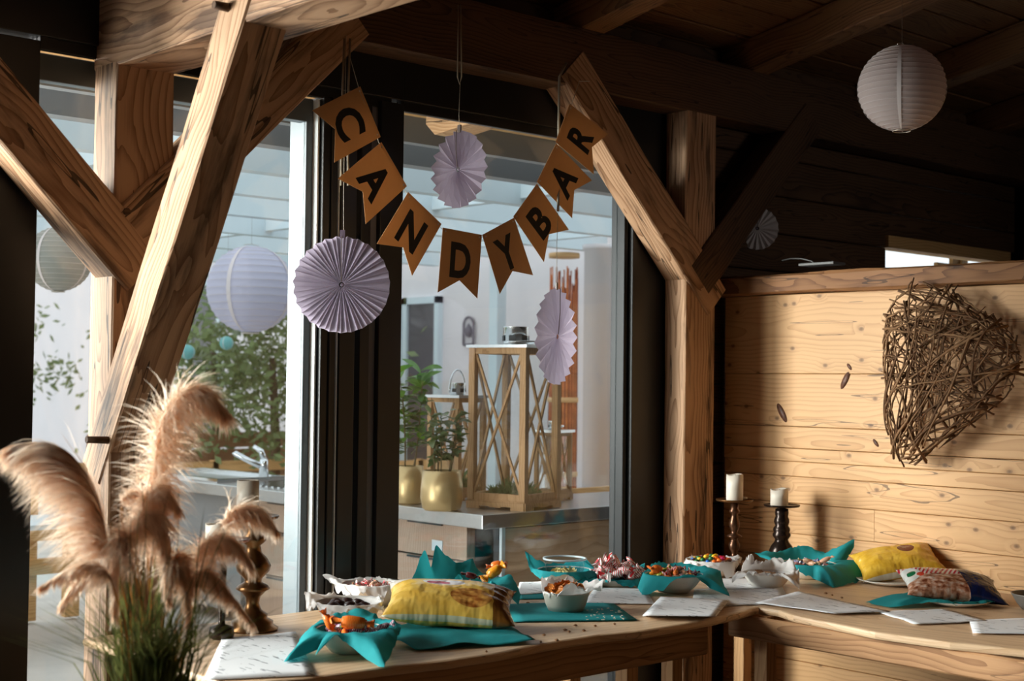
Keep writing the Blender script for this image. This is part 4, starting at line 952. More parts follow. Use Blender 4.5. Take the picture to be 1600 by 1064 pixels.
def onpoly(s):
    n = len(poly); s = (s % 1) * n; i = int(s); f = s - i; (x0, y0), (x1, y1) = poly[i % n], poly[(i + 1) % n]
    return (x0 + (x1 - x0) * f, y0 + (y1 - y0) * f)
heart = tag(empty('wicker_heart', hc), 'large brown wicker heart hanging on the pale plank partition', 'wicker heart')
M['twig'] = plain('brown_vine', S(112, 80, 54), 0.7, noise_amt=0.4, nscale=25, bump=0.3, bscale=60, spec=0.25)
M['twig2'] = plain('pale_vine', S(142, 106, 74), 0.7, noise_amt=0.35, nscale=25, bump=0.3, bscale=60, spec=0.25)
hr = random.Random(21)
def heart_pt(a, b, side):
    d = edged(a, b) if inside(a, b) else 0.0
    T = 0.105 * math.sqrt(max(0.0, 1 - (1 - min(1, d / 0.15)) ** 2))
    return Vector((HX - 0.11 - side * T, hc.y - a, hc.z + b))
for i in range(165):
    s0 = hr.random(); s1 = s0 + hr.uniform(0.10, 0.62)
    if i < 36: s1 = s0 + hr.uniform(0.06, 0.14)
    (a0, b0), (a1, b1) = onpoly(s0), onpoly(s1)
    bend = hr.uniform(-0.35, 0.35); mx, my = (a0 + a1) / 2 - (b1 - b0) * bend, (b0 + b1) / 2 + (a1 - a0) * bend
    if not inside(mx, my): mx, my = (a0 + a1) / 2, (b0 + b1) / 2
    t0, t1_ = hr.uniform(-0.06, 0.15), hr.uniform(0.8, 1.06); side = 1 if hr.random() < 0.72 else -1
    lay = hr.uniform(0.75, 1.12); pts = []; K = 11
    for k in range(K):
        u = t0 + (t1_ - t0) * k / (K - 1)
        a = (1 - u) ** 2 * a0 + 2 * u * (1 - u) * mx + u * u * a1; b = (1 - u) ** 2 * b0 + 2 * u * (1 - u) * my + u * u * b1
        p = heart_pt(a, b, side * lay) + Vector((hr.uniform(-1, 1), hr.uniform(-1, 1), hr.uniform(-1, 1))) * 0.004
        if p.x > HX - 0.006: p.x = HX - 0.006
        pts.append(p)
    r0 = hr.uniform(0.0028, 0.0062)
    MB().tube(pts, [r0 * (1.1 - 0.5 * k / (K - 1)) for k in range(K)], 5).obj('twig', M['twig' if hr.random() < 0.6 else 'twig2'], heart)
for (p0, p1, p2) in (((1392, 575), (1372, 640), (1388, 680)), ((1398, 575), (1376, 650), (1420, 700)), ((1392, 495), (1386, 530), (1384, 560)), ((1430, 470), (1410, 450), (1425, 440))):
    A, B, Cc = [at_x(x, y, HX - 0.12) for x, y in (p0, p1, p2)]
    MB().tube([A * (1 - u) ** 2 + B * 2 * u * (1 - u) + Cc * u * u for u in [k / 10 for k in range(11)]], 0.004, 5).obj('twig', M['twig'], heart)

# box and cable on the partition cap
rt = tag(MB().box(at_x(1284, 413, PX + 0.03), (0.10, 0.20, 0.013)).obj('router', plain('white_plastic', S(120, 118, 116), 0.5), bevel=0.004), 'flat white box on top of the plank partition', 'router')
cb = [at_x(x, y, PX + 0.02) for x, y in ((1222, 407), (1235, 404), (1252, 404), (1268, 408), (1275, 414))]
tag(MB().tube(cb, 0.0035, 6).obj('cable', plain('white_cable', S(120, 118, 116), 0.5)), 'white cable looping beside the flat box on the partition', 'cable')

# ------------------------------------------------------------------ pampas grass in a floor vase
PD = 3.3
pc = at_d(228, 1064, PD); pc.z = 0
pot = tag(empty('pampas_vase', pc), 'vase of dried pampas grass with drooping tan plumes at the left', 'vase of grass')
vasem = plain('dark_vase', S(70, 62, 56), 0.4)
MB().lathe([(0, 0.0), (0.13, 0.0), (0.17, 0.10), (0.18, 0.26), (0.15, 0.42), (0.10, 0.54), (0.105, 0.58), (0.095, 0.58), (0.09, 0.54), (0.13, 0.42), (0, 0.40)], pc, 32).obj('vase', vasem, pot)
def plume_mat(name, a, b):
    m, nt, p = new_mat(name)
    nz = nd(nt, 'TexNoise', {'Vector': nd(nt, 'TexCoord').outputs['Object'], 'Scale': 22.0, 'Detail': 3.0}).outputs['Fac']
    col = ramp(nt, nz, [(0.3, a), (0.7, b)])
    nt.links.new(col, p.inputs['Base Color']); p.inputs['Roughness'].default_value = 0.8; p.inputs['Specular IOR Level'].default_value = 0.1
    tr = nd(nt, 'BsdfTranslucent', {'Color': col})
    nt.links.new(nd(nt, 'MixShader', {0: 0.72, 1: p.outputs[0], 2: tr.outputs[0]}).outputs[0], nt.nodes['Material Output'].inputs[0])
    return m
M['plume'] = plume_mat('tan_plume', S(236, 206, 176), S(254, 240, 224))
M['stalk'] = plume_mat('dry_stalk', S(170, 130, 84), S(206, 170, 120))
M['blade'] = plume_mat('green_blade', S(52, 62, 34), S(116, 116, 62))
gr = random.Random(3)
def cr_pt(P, t):                                # Catmull-Rom through the list
    n = len(P) - 1; x = min(max(t, 0), 0.99999) * n; i = int(x); f = x - i
    p0, p1, p2, p3 = P[max(i - 1, 0)], P[i], P[i + 1], P[min(i + 2, n)]
    return 0.5 * ((2 * p1) + (p2 - p0) * f + (2 * p0 - 5 * p1 + 4 * p2 - p3) * f * f + (3 * p1 - p0 - 3 * p2 + p3) * f ** 3)
def plume(stem_px, dd, t0, n, Lf, side, droop=0.5, w=0.0017, rw=0.8):
    """stem through picture points at distance PD + dd; hairs from fraction t0 of the stem to its tip"""
    foot = pc + Vector((gr.uniform(-0.04, 0.04), gr.uniform(-0.04, 0.04), 0.5))
    P = [foot] + [at_d(x, y, PD + dd) for x, y in stem_px]
    MB().tube([cr_pt(P, k / 24) for k in range(25)], [0.0032 - 0.0022 * k / 24 for k in range(25)], 5).obj('stalk', M['stalk'], pot)
    mb = MB(); sd = _r0 * side[0] + Vector((0, 0, side[1]))
    for i in range(n):
        t = t0 + (1 - t0) * (i + gr.random()) / n
        p = cr_pt(P, t); tg = (cr_pt(P, min(1, t + 0.02)) - cr_pt(P, t - 0.02)).normalized()
        f = (t - t0) / (1 - t0); env = (0.35 + 0.65 * math.sin(PI * min(1, 0.12 + 0.88 * f) ** 0.75)) if f < 0.9 else 0.5
        L = Lf * env * gr.uniform(0.45, 1.15)
        rnd = Vector((gr.gauss(0, 1), gr.gauss(0, 1), gr.gauss(0, 1))).normalized()
        d = (tg * 0.9 + rnd * rw + sd * 0.8).normalized()
        wd = d.cross(Vector((gr.gauss(0, 1), gr.gauss(0, 1), gr.gauss(0, 1)))).normalized() * w * gr.uniform(0.6, 1.3)
        pts = []; q = p.copy(); dv = d.copy(); K = 4
        for k in range(K + 1):
            pts.append(q.copy()); dv = (dv + Vector((0, 0, -droop * 0.35)) + Vector((gr.gauss(0, .07), gr.gauss(0, .07), gr.gauss(0, .07)))).normalized(); q = q + dv * (L / K)
        vs = []
        for k, q in enumerate(pts[:-1]): vs += [q + wd * (1 - 0.18 * k), q - wd * (1 - 0.18 * k)]
        vs.append(pts[-1])
        mb.add(vs, [(2 * k, 2 * k + 1, 2 * k + 3, 2 * k + 2) for k in range(K - 1)] + [(2 * K - 2, 2 * K - 1, 2 * K)])
    o = mb.obj('plume', M['plume'], pot); return o
plume([(190, 1000), (176, 900), (164, 830), (146, 762), (112, 712), (72, 692), (28, 694)], 0.0, 0.34, 3400, 0.17, (-0.6, -0.4), 0.8, rw=0.55)
plume([(236, 980), (232, 850), (240, 740), (256, 660), (286, 616), (318, 612), (348, 644)], 0.12, 0.24, 3600, 0.13, (0.25, -0.25), 0.9)
plume([(222, 980), (214, 880), (210, 836), (222, 806), (246, 806), (258, 860), (262, 930)], 0.02, 0.40, 2000, 0.095, (0.05, -0.6), 1.0)
plume([(280, 1000), (296, 920), (312, 862), (336, 838), (366, 846), (392, 884)], 0.1, 0.35, 1700, 0.085, (0.15, -0.5), 0.9)
plume([(290, 1000), (316, 900), (344, 826), (372, 796), (404, 796), (430, 828)], 0.16, 0.52, 1500, 0.08, (0.1, -0.45), 0.9)
plume([(270, 1010), (282, 960), (296, 910), (322, 892), (352, 920), (392, 972)], 0.06, 0.42, 1400, 0.08, (0.1, -0.6), 0.9)
plume([(200, 1010), (184, 940), (166, 894), (136, 880), (104, 892), (66, 916)], -0.04, 0.46, 1100, 0.06, (-0.3, -0.5), 0.9)
plume([(206, 1000), (196, 940), (180, 900), (150, 892), (118, 912), (96, 946)], 0.0, 0.5, 900, 0.06, (-0.2, -0.6), 0.9)
plume([(212, 1000), (200, 900), (190, 800), (198, 776), (212, 770)], 0.05, 0.66, 500, 0.03, (0.1, -0.3), 0.6)
plume([(228, 1010), (220, 940), (204, 870), (196, 836), (182, 860), (180, 960)], -0.02, 0.45, 1500, 0.085, (-0.05, -0.6), 1.0)
plume([(250, 1010), (262, 950), (268, 900), (276, 870), (290, 900), (296, 980)], 0.03, 0.45, 1500, 0.085, (0.05, -0.6), 1.0)
plume([(232, 1010), (234, 940), (228, 820), (232, 780), (250, 760), (276, 790)], 0.06, 0.5, 1500, 0.09, (0.1, -0.5), 1.0)
mb = MB()
for i in range(420):
    a = gr.gauss(0, 1); x0 = 232 + gr.gauss(0, 30); lean = gr.gauss(0, 44) + (x0 - 232) * 1.0; h = abs(gr.gauss(0, 60)) + 60
    if gr.random() < 0.07: h += 150; lean *= 0.5
    P = [pc + Vector((gr.uniform(-0.05, 0.05), gr.uniform(-0.05, 0.05), 0.52)), at_d(x0, 1064, PD + gr.uniform(-.06, .08)), at_d(x0 + lean * 0.5, 1064 - h * 0.6, PD + gr.uniform(-.08, .1)), at_d(x0 + lean * 1.2, 1064 - h, PD + gr.uniform(-.1, .12))]
    if P[-1].y > 4.3: continue
    w = gr.uniform(0.0014, 0.0034); wv = (_r0 * gr.uniform(0.4, 1) + _h0 * gr.uniform(-1, 1)).normalized() * w
    K = 7; pts = [cr_pt(P, k / K) for k in range(K + 1)]; vs = []
    for k in range(K): vs += [pts[k] + wv * (1 - 0.75 * k / K), pts[k] - wv * (1 - 0.75 * k / K)]
    vs.append(pts[-1])
    mb.add(vs, [(2 * k, 2 * k + 1, 2 * k + 3, 2 * k + 2) for k in range(K - 1)] + [(2 * K - 2, 2 * K - 1, 2 * K)])
tag(mb.obj('grass_blades', M['blade'], pot), 'thin green and straw coloured blades', kind='stuff')

# ------------------------------------------------------------------ outside: terrace
M['paving'] = plain('pale_paving', S(206, 200, 192), 0.8, noise_amt=0.12, nscale=3)
M['render'] = plain('white_render', S(226, 220, 222), 0.9, noise_amt=0.03, nscale=2, bump=0.1, bscale=30)
M['alu'] = plain('white_aluminium', S(208, 222, 228), 0.45)
M['alu_grey'] = plain('grey_aluminium', S(150, 152, 154), 0.5)
M['steel'] = plain('brushed_steel', S(196, 198, 198), 0.28, 0.85, 0.05, 40)
M['brown_board'] = wood('brown_board', S(158, 118, 88), S(128, 90, 64), S(80, 54, 38), ring=18, knots=0.4)
M['chrome'] = plain('chrome', S(224, 228, 230), 0.12, 1.0)
M['cabinet'] = wood('grey_oak_front', S(190, 164, 144), S(168, 140, 120), S(128, 102, 84), axis='Z', ring=22, knots=0.2, bump=0.05, rough=0.5)
M['cabinet_x'] = wood('oak_front', S(230, 196, 162), S(214, 174, 138), S(176, 134, 98), ring=14, knots=0.2, bump=0.05, rough=0.5)
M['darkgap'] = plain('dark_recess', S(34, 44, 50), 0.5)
M['pane_dark'] = plain('dark_window_pane', S(86, 82, 84), 0.12)
M['curtain'] = plain('grey_curtain', S(150, 136, 126), 0.9, noise_amt=0.1, nscale=4)
struct(MB().box2((-14, 4.7, -0.12), (34, 40, -0.02)).obj('floor_terrace', M['paving']), 'pale paved terrace outside the glass')

# eaves: fascia board and rafter feet
struct(MB().box2((-3.2, 5.44, 2.905), (10.2, 5.50, 3.06)).obj('trim_3', M['outdoor_wood']), 'wooden board along the eaves outside')
for k in range(-4, 5):
    x = 4.47 + 1.19 * k if k else 4.47
    b = MB(); y0, y1, zb, zt = 4.70, 5.43, 2.80, 3.0
    b.add([(x - .085, y0, zb + .06), (x - .085, y1 - .07, zb), (x - .085, y1, zb + .06), (x - .085, y1, zt), (x - .085, y0, zt + .12),
           (x + .085, y0, zb + .06), (x + .085, y1 - .07, zb), (x + .085, y1, zb + .06), (x + .085, y1, zt), (x + .085, y0, zt + .12)],
          [(0, 1, 2, 3, 4), (9, 8, 7, 6, 5), (0, 5, 6, 1), (1, 6, 7, 2), (2, 7, 8, 3), (3, 8, 9, 4), (4, 9, 5, 0)])
    struct(b.obj('rafter_foot', M['y_timber'] if 'y_timber' in M else M.setdefault('y_timber', wood('eaves_timber', S(222, 180, 136), S(190, 140, 96), S(96, 60, 36), axis='Y', ring=20, knots=1.0))), 'rafter foot under the eaves outside')

# white pergola
M['render_grey'] = plain('warm_grey_render', S(188, 178, 172), 0.9, noise_amt=0.06, nscale=1.5)
pg = tag(empty('pergola', (4.5, 8.0, 0)), 'white metal pergola over the terrace outside', 'pergola')
def bx(a, b, m, name, par, bev=0.0): return MB().box2(a, b).obj(name, M[m], par, bevel=bev)
bx((-6, 5.62, 2.80), (9.0, 5.68, 2.99), 'alu_grey', 'gutter', pg)
bx((-6, 5.9, 2.74), (9.0, 6.0, 2.95), 'alu_grey', 'beam', pg)
for y in (6.7, 7.6, 8.6, 9.7, 10.9, 12.2):
    bx((-6, y, 2.74), (9.0, y + 0.10, 2.92), 'alu', 'beam', pg)
for x in (-2.0, 1.2, 3.6, 6.2, 8.2):
    bx((x, 6.0, 2.78), (x + 0.07, 12.3, 2.90), 'alu', 'slat', pg)
for x, y in ((1.6, 12.2), (4.0, 12.2), (-2.0, 9.7), (8.7, 9.7)):
    bx((x, y, 0), (x + 0.11, y + 0.11, 2.74), 'alu', 'post', pg)

# outdoor kitchen counter
CZ = 0.90; CX, CY = at_z(754, 805, CZ).x, at_z(754, 805, CZ).y
kt = tag(empty('outdoor_kitchen', (CX + 0.6, CY + 1.5, 0)), 'outdoor kitchen counter with a steel top and wooden fronts', 'counter')
bx((CX, CY, CZ - 0.075), (CX + 2.6, CY + 0.75, CZ), 'steel', 'worktop', kt, 0.004)
bx((CX, CY + 0.75, CZ - 0.075), (CX + 0.75, CY + 4.3, CZ), 'steel', 'worktop', kt, 0.004)
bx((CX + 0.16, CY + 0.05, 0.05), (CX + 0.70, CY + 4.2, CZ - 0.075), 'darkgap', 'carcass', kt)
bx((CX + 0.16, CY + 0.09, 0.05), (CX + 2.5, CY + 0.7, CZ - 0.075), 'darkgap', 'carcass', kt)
# fronts facing the window: two wide wooden panels; fronts facing left: drawers
for i, (z0, z1) in enumerate(((0.46, 0.815), (0.06, 0.45))):
    bx((CX + 0.18, CY + 0.04, z0), (CX + 2.5, CY + 0.09, z1), 'cabinet_x', 'panel', kt, 0.003)
bx((CX + 0.165, CY + 0.03, 0.0), (CX + 0.19, CY + 0.095, 0.825), 'alu', 'corner_strip', kt)
for j in range(3):
    y0 = CY + 0.24 + j * 0.72
    for z0, z1 in ((0.63, 0.815), (0.35, 0.62), (0.06, 0.34)):
        d = bx((CX + 0.10, y0, z0), (CX + 0.16, y0 + 0.70, z1), 'cabinet', 'drawer', kt, 0.003)
        MB().box2((CX + 0.085, y0 + 0.2, z1 - 0.012), (CX + 0.10, y0 + 0.5, z1 - 0.002)).obj('handle', M['darkgap'], kt)
for j in range(2):
    y0 = CY + 2.5 + j * 0.85
    bx((CX + 0.10, y0, 0.06), (CX + 0.16, y0 + 0.82, 0.815), 'alu_grey', 'door', kt, 0.003)
bx((CX + 0.095, CY + 0.44, 0.66), (CX + 0.10, CY + 0.53, 0.72), 'alu', 'power_socket', kt)
# sink, drainer and tap
sk = tag(empty('sink', (CX + 0.35, CY + 2.6, CZ)), 'steel sink with a ribbed drainer in the outdoor counter', 'sink')
MB().box2((CX + 0.06, CY + 2.75, CZ), (CX + 0.10, CY + 3.9, CZ + 0.025)).obj('rim', M['chrome'], sk)
MB().box2((CX + 0.60, CY + 2.75, CZ), (CX + 0.64, CY + 3.9, CZ + 0.025)).obj('rim', M['chrome'], sk)
MB().box2((CX + 0.10, CY + 2.75, CZ), (CX + 0.60, CY + 2.79, CZ + 0.025)).obj('rim', M['chrome'], sk)
MB().box2((CX + 0.10, CY + 3.86, CZ), (CX + 0.60, CY + 3.90, CZ + 0.025)).obj('rim', M['chrome'], sk)
for k in range(10): MB().box2((CX + 0.12, CY + 1.95 + k * 0.07, CZ + 0.001), (CX + 0.58, CY + 1.98 + k * 0.07, CZ + 0.010)).obj('drainer_rib', M['chrome'], sk)
tp = at_x(412, 752, CX + 0.55); tp.z = CZ
tap = tag(empty('tap', tp), 'chrome tap on the outdoor sink, seen through the left pane', 'tap')
MB().tube([tp, tp + Vector((0, 0, 0.12)), tp + Vector((0, 0, 0.135))], [0.034, 0.030, 0.026], 14).obj('body', M['chrome'], tap)
MB().tube([tp + Vector((0, 0, 0.08)), tp + rel(-0.10, 0, 0.12), tp + rel(-0.20, -0.02, 0.175), tp + rel(-0.21, -0.02, 0.165)], [0.024, 0.020, 0.020, 0.016], 12).obj('spout', M['chrome'], tap)
MB().tube([tp + Vector((0, 0, 0.13)), tp + rel(-0.02, 0, 0.19), tp + rel(-0.075, 0, 0.225)], [0.024, 0.020, 0.014], 12).obj('lever', M['chrome'], tap)

# lanterns standing on the counter
M['lwood'] = wood('lantern_wood', S(190, 150, 108), S(164, 124, 84), S(118, 84, 54), axis='Z', ring=26, knots=0.1, bump=0.05)
M['lglass'] = glass('lantern_glass', (0.96, 0.97, 0.97), 0.35)
def lantern(c, wd, h, rot, label, post_w=0.035, handle_up=False, moss=True):
    t = tag(empty('lantern', c, rot), label, 'lantern')
    def add(mb, name, m):
        o = bpy.data.objects.new(name, mb.mesh(name, m)); o.parent = t; C.objects.link(o); return o
    px = post_w; w2 = wd / 2; zb = 0.035; zt = h
    for sx in (-1, 1):
        for sy in (-1, 1):
            x, y = sx * (w2 - px / 2), sy * (w2 - px / 2); add(MB().box2((x - px / 2, y - px / 2, zb), (x + px / 2, y + px / 2, zt)), 'post', M['lwood'])
    for s in (-1, 1):
        for ax in (0, 1):
            def bar(z0, z1, nm, inset=0.0):
                a, b = (-w2 + px * inset, s * (w2 - px * 0.85), z0), (w2 - px * inset, s * (w2 - px * 0.15), z1)
                if ax: a, b = (a[1], a[0], a[2]), (b[1], b[0], b[2])
                add(MB().box2(a, b), nm, M['lwood'])
            bar(zt - px * 0.9, zt, 'rail', 1); bar(zb, zb + px * 1.3, 'rail', 1)
            # skirt with a cut-out, in three pieces
            sk_ = MB()
            for x0, x1, z0 in ((-w2, -w2 * 0.55, 0.0), (-w2 * 0.55, -w2 * 0.2, 0.016), (-w2 * 0.2, w2 * 0.2, 0.010), (w2 * 0.2, w2 * 0.55, 0.016), (w2 * 0.55, w2, 0.0)):
                a, b = (x0, s * (w2 - 0.004), z0), (x1, s * (w2 + 0.008), zb + 0.005)
                if ax: a, b = (a[1], a[0], a[2]), (b[1], b[0], b[2])
                sk_.box2(a, b)
            add(sk_, 'skirt', M['lwood'])
            for dg in (-1, 1):
                p0 = Vector((-(w2 - px), s * (w2 - px * 0.5) + dg * 0.004, zb + px * 1.3 if dg > 0 else zt - px)); p1 = Vector((w2 - px, p0.y, zt - px if dg > 0 else zb + px * 1.3))
                if ax: p0, p1 = Vector((p0.y, p0.x, p0.z)), Vector((p1.y, p1.x, p1.z))
                add(MB().tube([p0, p1], px * 0.24, 4, smooth=False), 'cross_bar', M['lwood'])
            a, b = (-(w2 - px), s * (w2 - px * 0.62), zb + px), (w2 - px, s * (w2 - px * 0.60), zt - px)
            if ax: a, b = (a[1], a[0], a[2]), (b[1], b[0], b[2])
            add(MB().box2(a, b), 'pane', M['lglass'])
    add(MB().box2((-w2, -w2, zb), (w2, w2, zb + 0.012)), 'base', M['lwood'])
    add(MB().box2((-w2 - 0.012, -w2 - 0.012, zt), (w2 + 0.012, w2 + 0.012, zt + 0.016)), 'roof_plate', M['steel'])
    cr_ = wd * 0.19; ch = MB(); n = 24
    ch.lathe([(cr_ * 0.9, zt + 0.016), (cr_, zt + 0.02), (cr_, zt + 0.02 + cr_ * 1.35), (cr_ * 1.04, zt + 0.024 + cr_ * 1.35), (0, zt + 0.024 + cr_ * 1.35)], (0, 0, 0), n)
    chm = add(ch, 'chimney', M['chrome'])
    for k in range(6):
        a = 2 * PI * k / 6 + 0.3; q = Vector((math.cos(a), math.sin(a), 0)) * (cr_ * 1.0)
        o = bpy.data.objects.new('vent', MB().box(q + Vector((0, 0, zt + 0.02 + cr_ * 0.5)), (cr_ * 0.06, cr_ * 0.55, cr_ * 0.42), Matrix.Rotation(a, 3, 'Z')).mesh('vent', M['darkgap'])); o.parent = chm; C.objects.link(o)
    R_ = cr_ * 1.5
    if handle_up: pts = [Vector((math.cos(a) * R_, 0, zt + 0.03 + math.sin(a) * R_ * 1.9)) for a in [PI * k / 16 for k in range(17)]]
    else: pts = [Vector((math.cos(a) * R_ * 1.1, -math.sin(a) * R_ * 1.2, zt + 0.028 + 0.01 * math.sin(a))) for a in [PI * k / 16 for k in range(17)]]
    add(MB().tube(pts, 0.006, 6), 'handle', M['chrome'])
    if moss:
        rr = random.Random(4); mb = MB()
        for k in range(900):
            a = rr.uniform(0, 6.28); q = rr.random() ** 0.5 * w2 * 0.75; p = Vector((math.cos(a) * q, math.sin(a) * q, zb + 0.012)); d = Vector((rr.gauss(0, .6), rr.gauss(0, .6), 1)).normalized() * rr.uniform(0.05, 0.15) * (1.2 - q / w2); w = Vector((rr.gauss(0, 1), rr.gauss(0, 1), 0)).normalized() * 0.003
            mb.add([p + w, p - w, p + d * 0.6 - w * 0.6 + Vector((rr.gauss(0, .01), rr.gauss(0, .01), 0)), p + d], [(0, 1, 2), (0, 2, 3)])
        o = add(mb, 'moss', plain('grey_green_moss', S(120, 140, 96), 0.8, noise_amt=0.3, transl=0.3)); o['kind'] = 'stuff'
    return t
def lantern_at(px, py, wd, h, deg, label, **k):
    q = at_z(px, py, CZ); t_ = YR + math.radians(deg)
    ex = Vector((math.cos(t_), math.sin(t_), 0)); ey = Vector((-math.sin(t_), math.cos(t_), 0))
    return lantern(q + ex * (wd / 2) + ey * (wd / 2), wd, h, t_, label, **k)
lantern_at(819, 799, 0.375, 0.885, 57, 'tall wooden lantern with crossed bars on the outdoor counter', post_w=0.038)
lantern_at(715, 783, 0.25, 0.60, 50, 'middle-sized wooden lantern behind the two potted plants', post_w=0.03, handle_up=True)
lantern_at(874, 783, 0.17, 0.40, 62, 'small lantern half hidden at the right of the tall lantern', post_w=0.022, moss=False)

# potted plants on the counter
M['gold'] = plain('gold_pot', S(206, 178, 128), 0.32, 0.55, 0.06, 6)
M['leaf_a'] = plain('fresh_green_leaf', S(96, 150, 50), 0.45, noise_amt=0.25, nscale=20, transl=0.35)
M['leaf_b'] = plain('dark_green_leaf', S(66, 104, 56), 0.4, noise_amt=0.3, nscale=20, transl=0.25)
M['leaf_c'] = plain('grey_green_leaf', S(104, 122, 84), 0.45, noise_amt=0.3, nscale=20, transl=0.2)
M['soil'] = plain('soil', S(52, 40, 32), 0.9)
M['stemm'] = plain('plant_stem', S(92, 80, 50), 0.7)
def leaf_mesh(name, L, w, m, fold=0.25, curl=0.25):
    rows = []
    for i in range(7):
        t = i / 6; hw = w * math.sin(PI * min(1, t * 0.93 + 0.04)) ** 0.8 * (1 if i < 6 else 0.05)
        z = -curl * L * t * t
        rows.append([Vector((t * L, -hw, z + fold * hw)), Vector((t * L, 0, z)), Vector((t * L, hw, z + fold * hw))])
    return MB().grid(rows).mesh(name, m)
def potted(px, py, r, h, label, top_px, n, leaf_specs, spread, seed, stems):
    rr = random.Random(seed); c = at_z(px, py, CZ)
    t = tag(empty('potted_plant', c), label, 'potted plant')
    MB().lathe([(0, 0), (r * 0.78, 0), (r * 0.90, h * 0.06), (r, h * 0.30), (r * 0.99, h * 0.55), (r * 0.90, h), (r * 0.84, h), (r * 0.86, h * 0.9), (0, h * 0.88)], c, 36).obj('pot', M['gold'], t)
    MB().lathe([(0, h * 0.89), (r * 0.84, h * 0.89)], c, 24).obj('soil', M['soil'], t)
    D = (c - EYE).dot(_f); H = (py - top_px) * D / F
    meshes = [leaf_mesh('leaf', L, w, M[m]) for L, w, m, *_ in leaf_specs]
    for s_ in range(stems):
        a = 2 * PI * s_ / stems + rr.uniform(-.4, .4); foot = c + Vector((math.cos(a), math.sin(a), 0)) * r * 0.35 + Vector((0, 0, h * 0.88)); hh = H * rr.uniform(0.8, 1.0) if s_ else H * 0.97
        tip = c + Vector((math.cos(a) * spread * rr.uniform(.3, .9), math.sin(a) * spread * rr.uniform(.3, .9), hh))
        mid = (foot + tip) / 2 + Vector((rr.gauss(0, .02), rr.gauss(0, .02), 0))
        pts = [foot * (1 - u) ** 2 + mid * 2 * u * (1 - u) + tip * u * u for u in [k / 10 for k in range(11)]]
        MB().tube(pts, [0.005 - 0.003 * k / 10 for k in range(11)], 5).obj('stem', M['stemm'], t)
        for k in range(n):
            u = 0.22 + 0.78 * (k + rr.random()) / n
            p = foot * (1 - u) ** 2 + mid * 2 * u * (1 - u) + tip * u * u
            cand = [i for i, sp in enumerate(leaf_specs) if sp[3] <= u <= sp[4]] or [0]
            o = bpy.data.objects.new('leaf', meshes[rr.choice(cand)]); o.parent = t; o.location = p - c
            s2 = rr.uniform(0.7, 1.15); o.scale = (s2, s2, s2)
            o.rotation_euler = (rr.uniform(-.6, .6), rr.uniform(-0.7, 0.35) if u < 0.9 else rr.uniform(-1.0, -0.1), rr.uniform(0, 2 * PI)); C.objects.link(o)
potted(639, 787, 0.088, 0.215, 'leafy green plant in the left gold pot on the outdoor counter', 572, 34, [(0.085, 0.022, 'leaf_b', 0, .85), (0.075, 0.020, 'leaf_a', .3, .9), (0.135, 0.040, 'leaf_a', .85, 1.0)], 0.11, 5, 4)
potted(690, 797, 0.116, 0.215, 'grey-green plant in the right gold pot, beside the tall lantern', 634, 30, [(0.08, 0.020, 'leaf_b', 0, .8), (0.075, 0.017, 'leaf_c', .2, 1.0)], 0.12, 8, 5)

# white column, bundle of reeds, benches
pw = at_z(934, 830, 0.0); 
wc = at_y(935, 560, 8.2)
tag(MB().lathe([(0.125, -0.02), (0.125, 2.70), (0.14, 2.70), (0.14, 2.74), (0, 2.74)], (wc.x, wc.y, 0), 32).obj('round_column', M['render'], loc=(wc.x, wc.y, 0)), 'round white column outside behind the right pane', 'column')
rc = at_y(880, 560, 8.8); rr = random.Random(8)
rb_ = tag(empty('reed_bundle', (rc.x, rc.y, 0)), 'tall bundle of red-brown reeds tied with pale bands', 'reed bundle')
RM = [plain('red_reed', S(178, 92, 50), 0.8, noise_amt=0.35, nscale=14), plain('orange_reed', S(206, 120, 70), 0.8, noise_amt=0.35, nscale=14), plain('brown_reed', S(140, 66, 42), 0.8, noise_amt=0.35, nscale=14)]
for k in range(64):
    a = 2 * PI * k / 64 + rr.uniform(-.05, .05); q = 0.115 * (1 if k % 3 else 0.9); b = a + rr.uniform(-.1, .1)
    MB().tube([(rc.x + q * math.cos(a), rc.y + q * math.sin(a), -0.02), (rc.x + (q + rr.uniform(-.012, .012)) * math.cos(b), rc.y + q * math.sin(b), 1.3), (rc.x + (q + rr.uniform(-.02, .03)) * math.cos(b), rc.y + q * math.sin(b), rr.uniform(2.35, 2.6))], [0.012, 0.010, 0.006], 5).obj('reed', RM[k % 3], rb_)
bandm = plain('pale_band', S(214, 172, 122), 0.8)
for py in (397, 625, 742):
    z = at_y(880, py, 8.7).z; MB().lathe([(0.118, z - 0.022), (0.134, z - 0.02), (0.136, z), (0.134, z + 0.02), (0.118, z + 0.022)], (rc.x, rc.y, 0), 32).obj('band', bandm, rb_)
def bench(c, L, yaw, label, back=True, m='outdoor_wood'):
    t = tag(empty('bench', c, yaw), label, 'bench')
    def ch(a, b, nm):
        o = MB().box2(a, b).obj(nm, M[m], None, world=False); o.parent = t
    for k in range(4): ch((-L / 2, -0.22 + k * 0.115, 0.42), (L / 2, -0.22 + k * 0.115 + 0.10, 0.45), 'seat_board')
    if back:
        for z in (0.58, 0.73): ch((-L / 2, 0.22, z), (L / 2, 0.25, z + 0.10), 'back_board')
    for x in (-L / 2 + 0.1, 0, L / 2 - 0.1):
        ch((x - 0.03, 0.18, 0), (x + 0.03, 0.25, 0.84 if back else 0.42), 'leg'); ch((x - 0.03, -0.22, 0), (x + 0.03, -0.15, 0.42), 'leg')
    return t
p = at_y(925, 760, 7.7); bench(Vector((p.x + 0.35, 7.55, 0)), 2.2, PI, 'wooden bench with board back outside, right of the lanterns')
p = at_y(645, 745, 11.0); bench(Vector((p.x - 0.1, 11.0, 0)), 2.0, PI, 'wooden bench far behind the gold pots, mostly hidden')
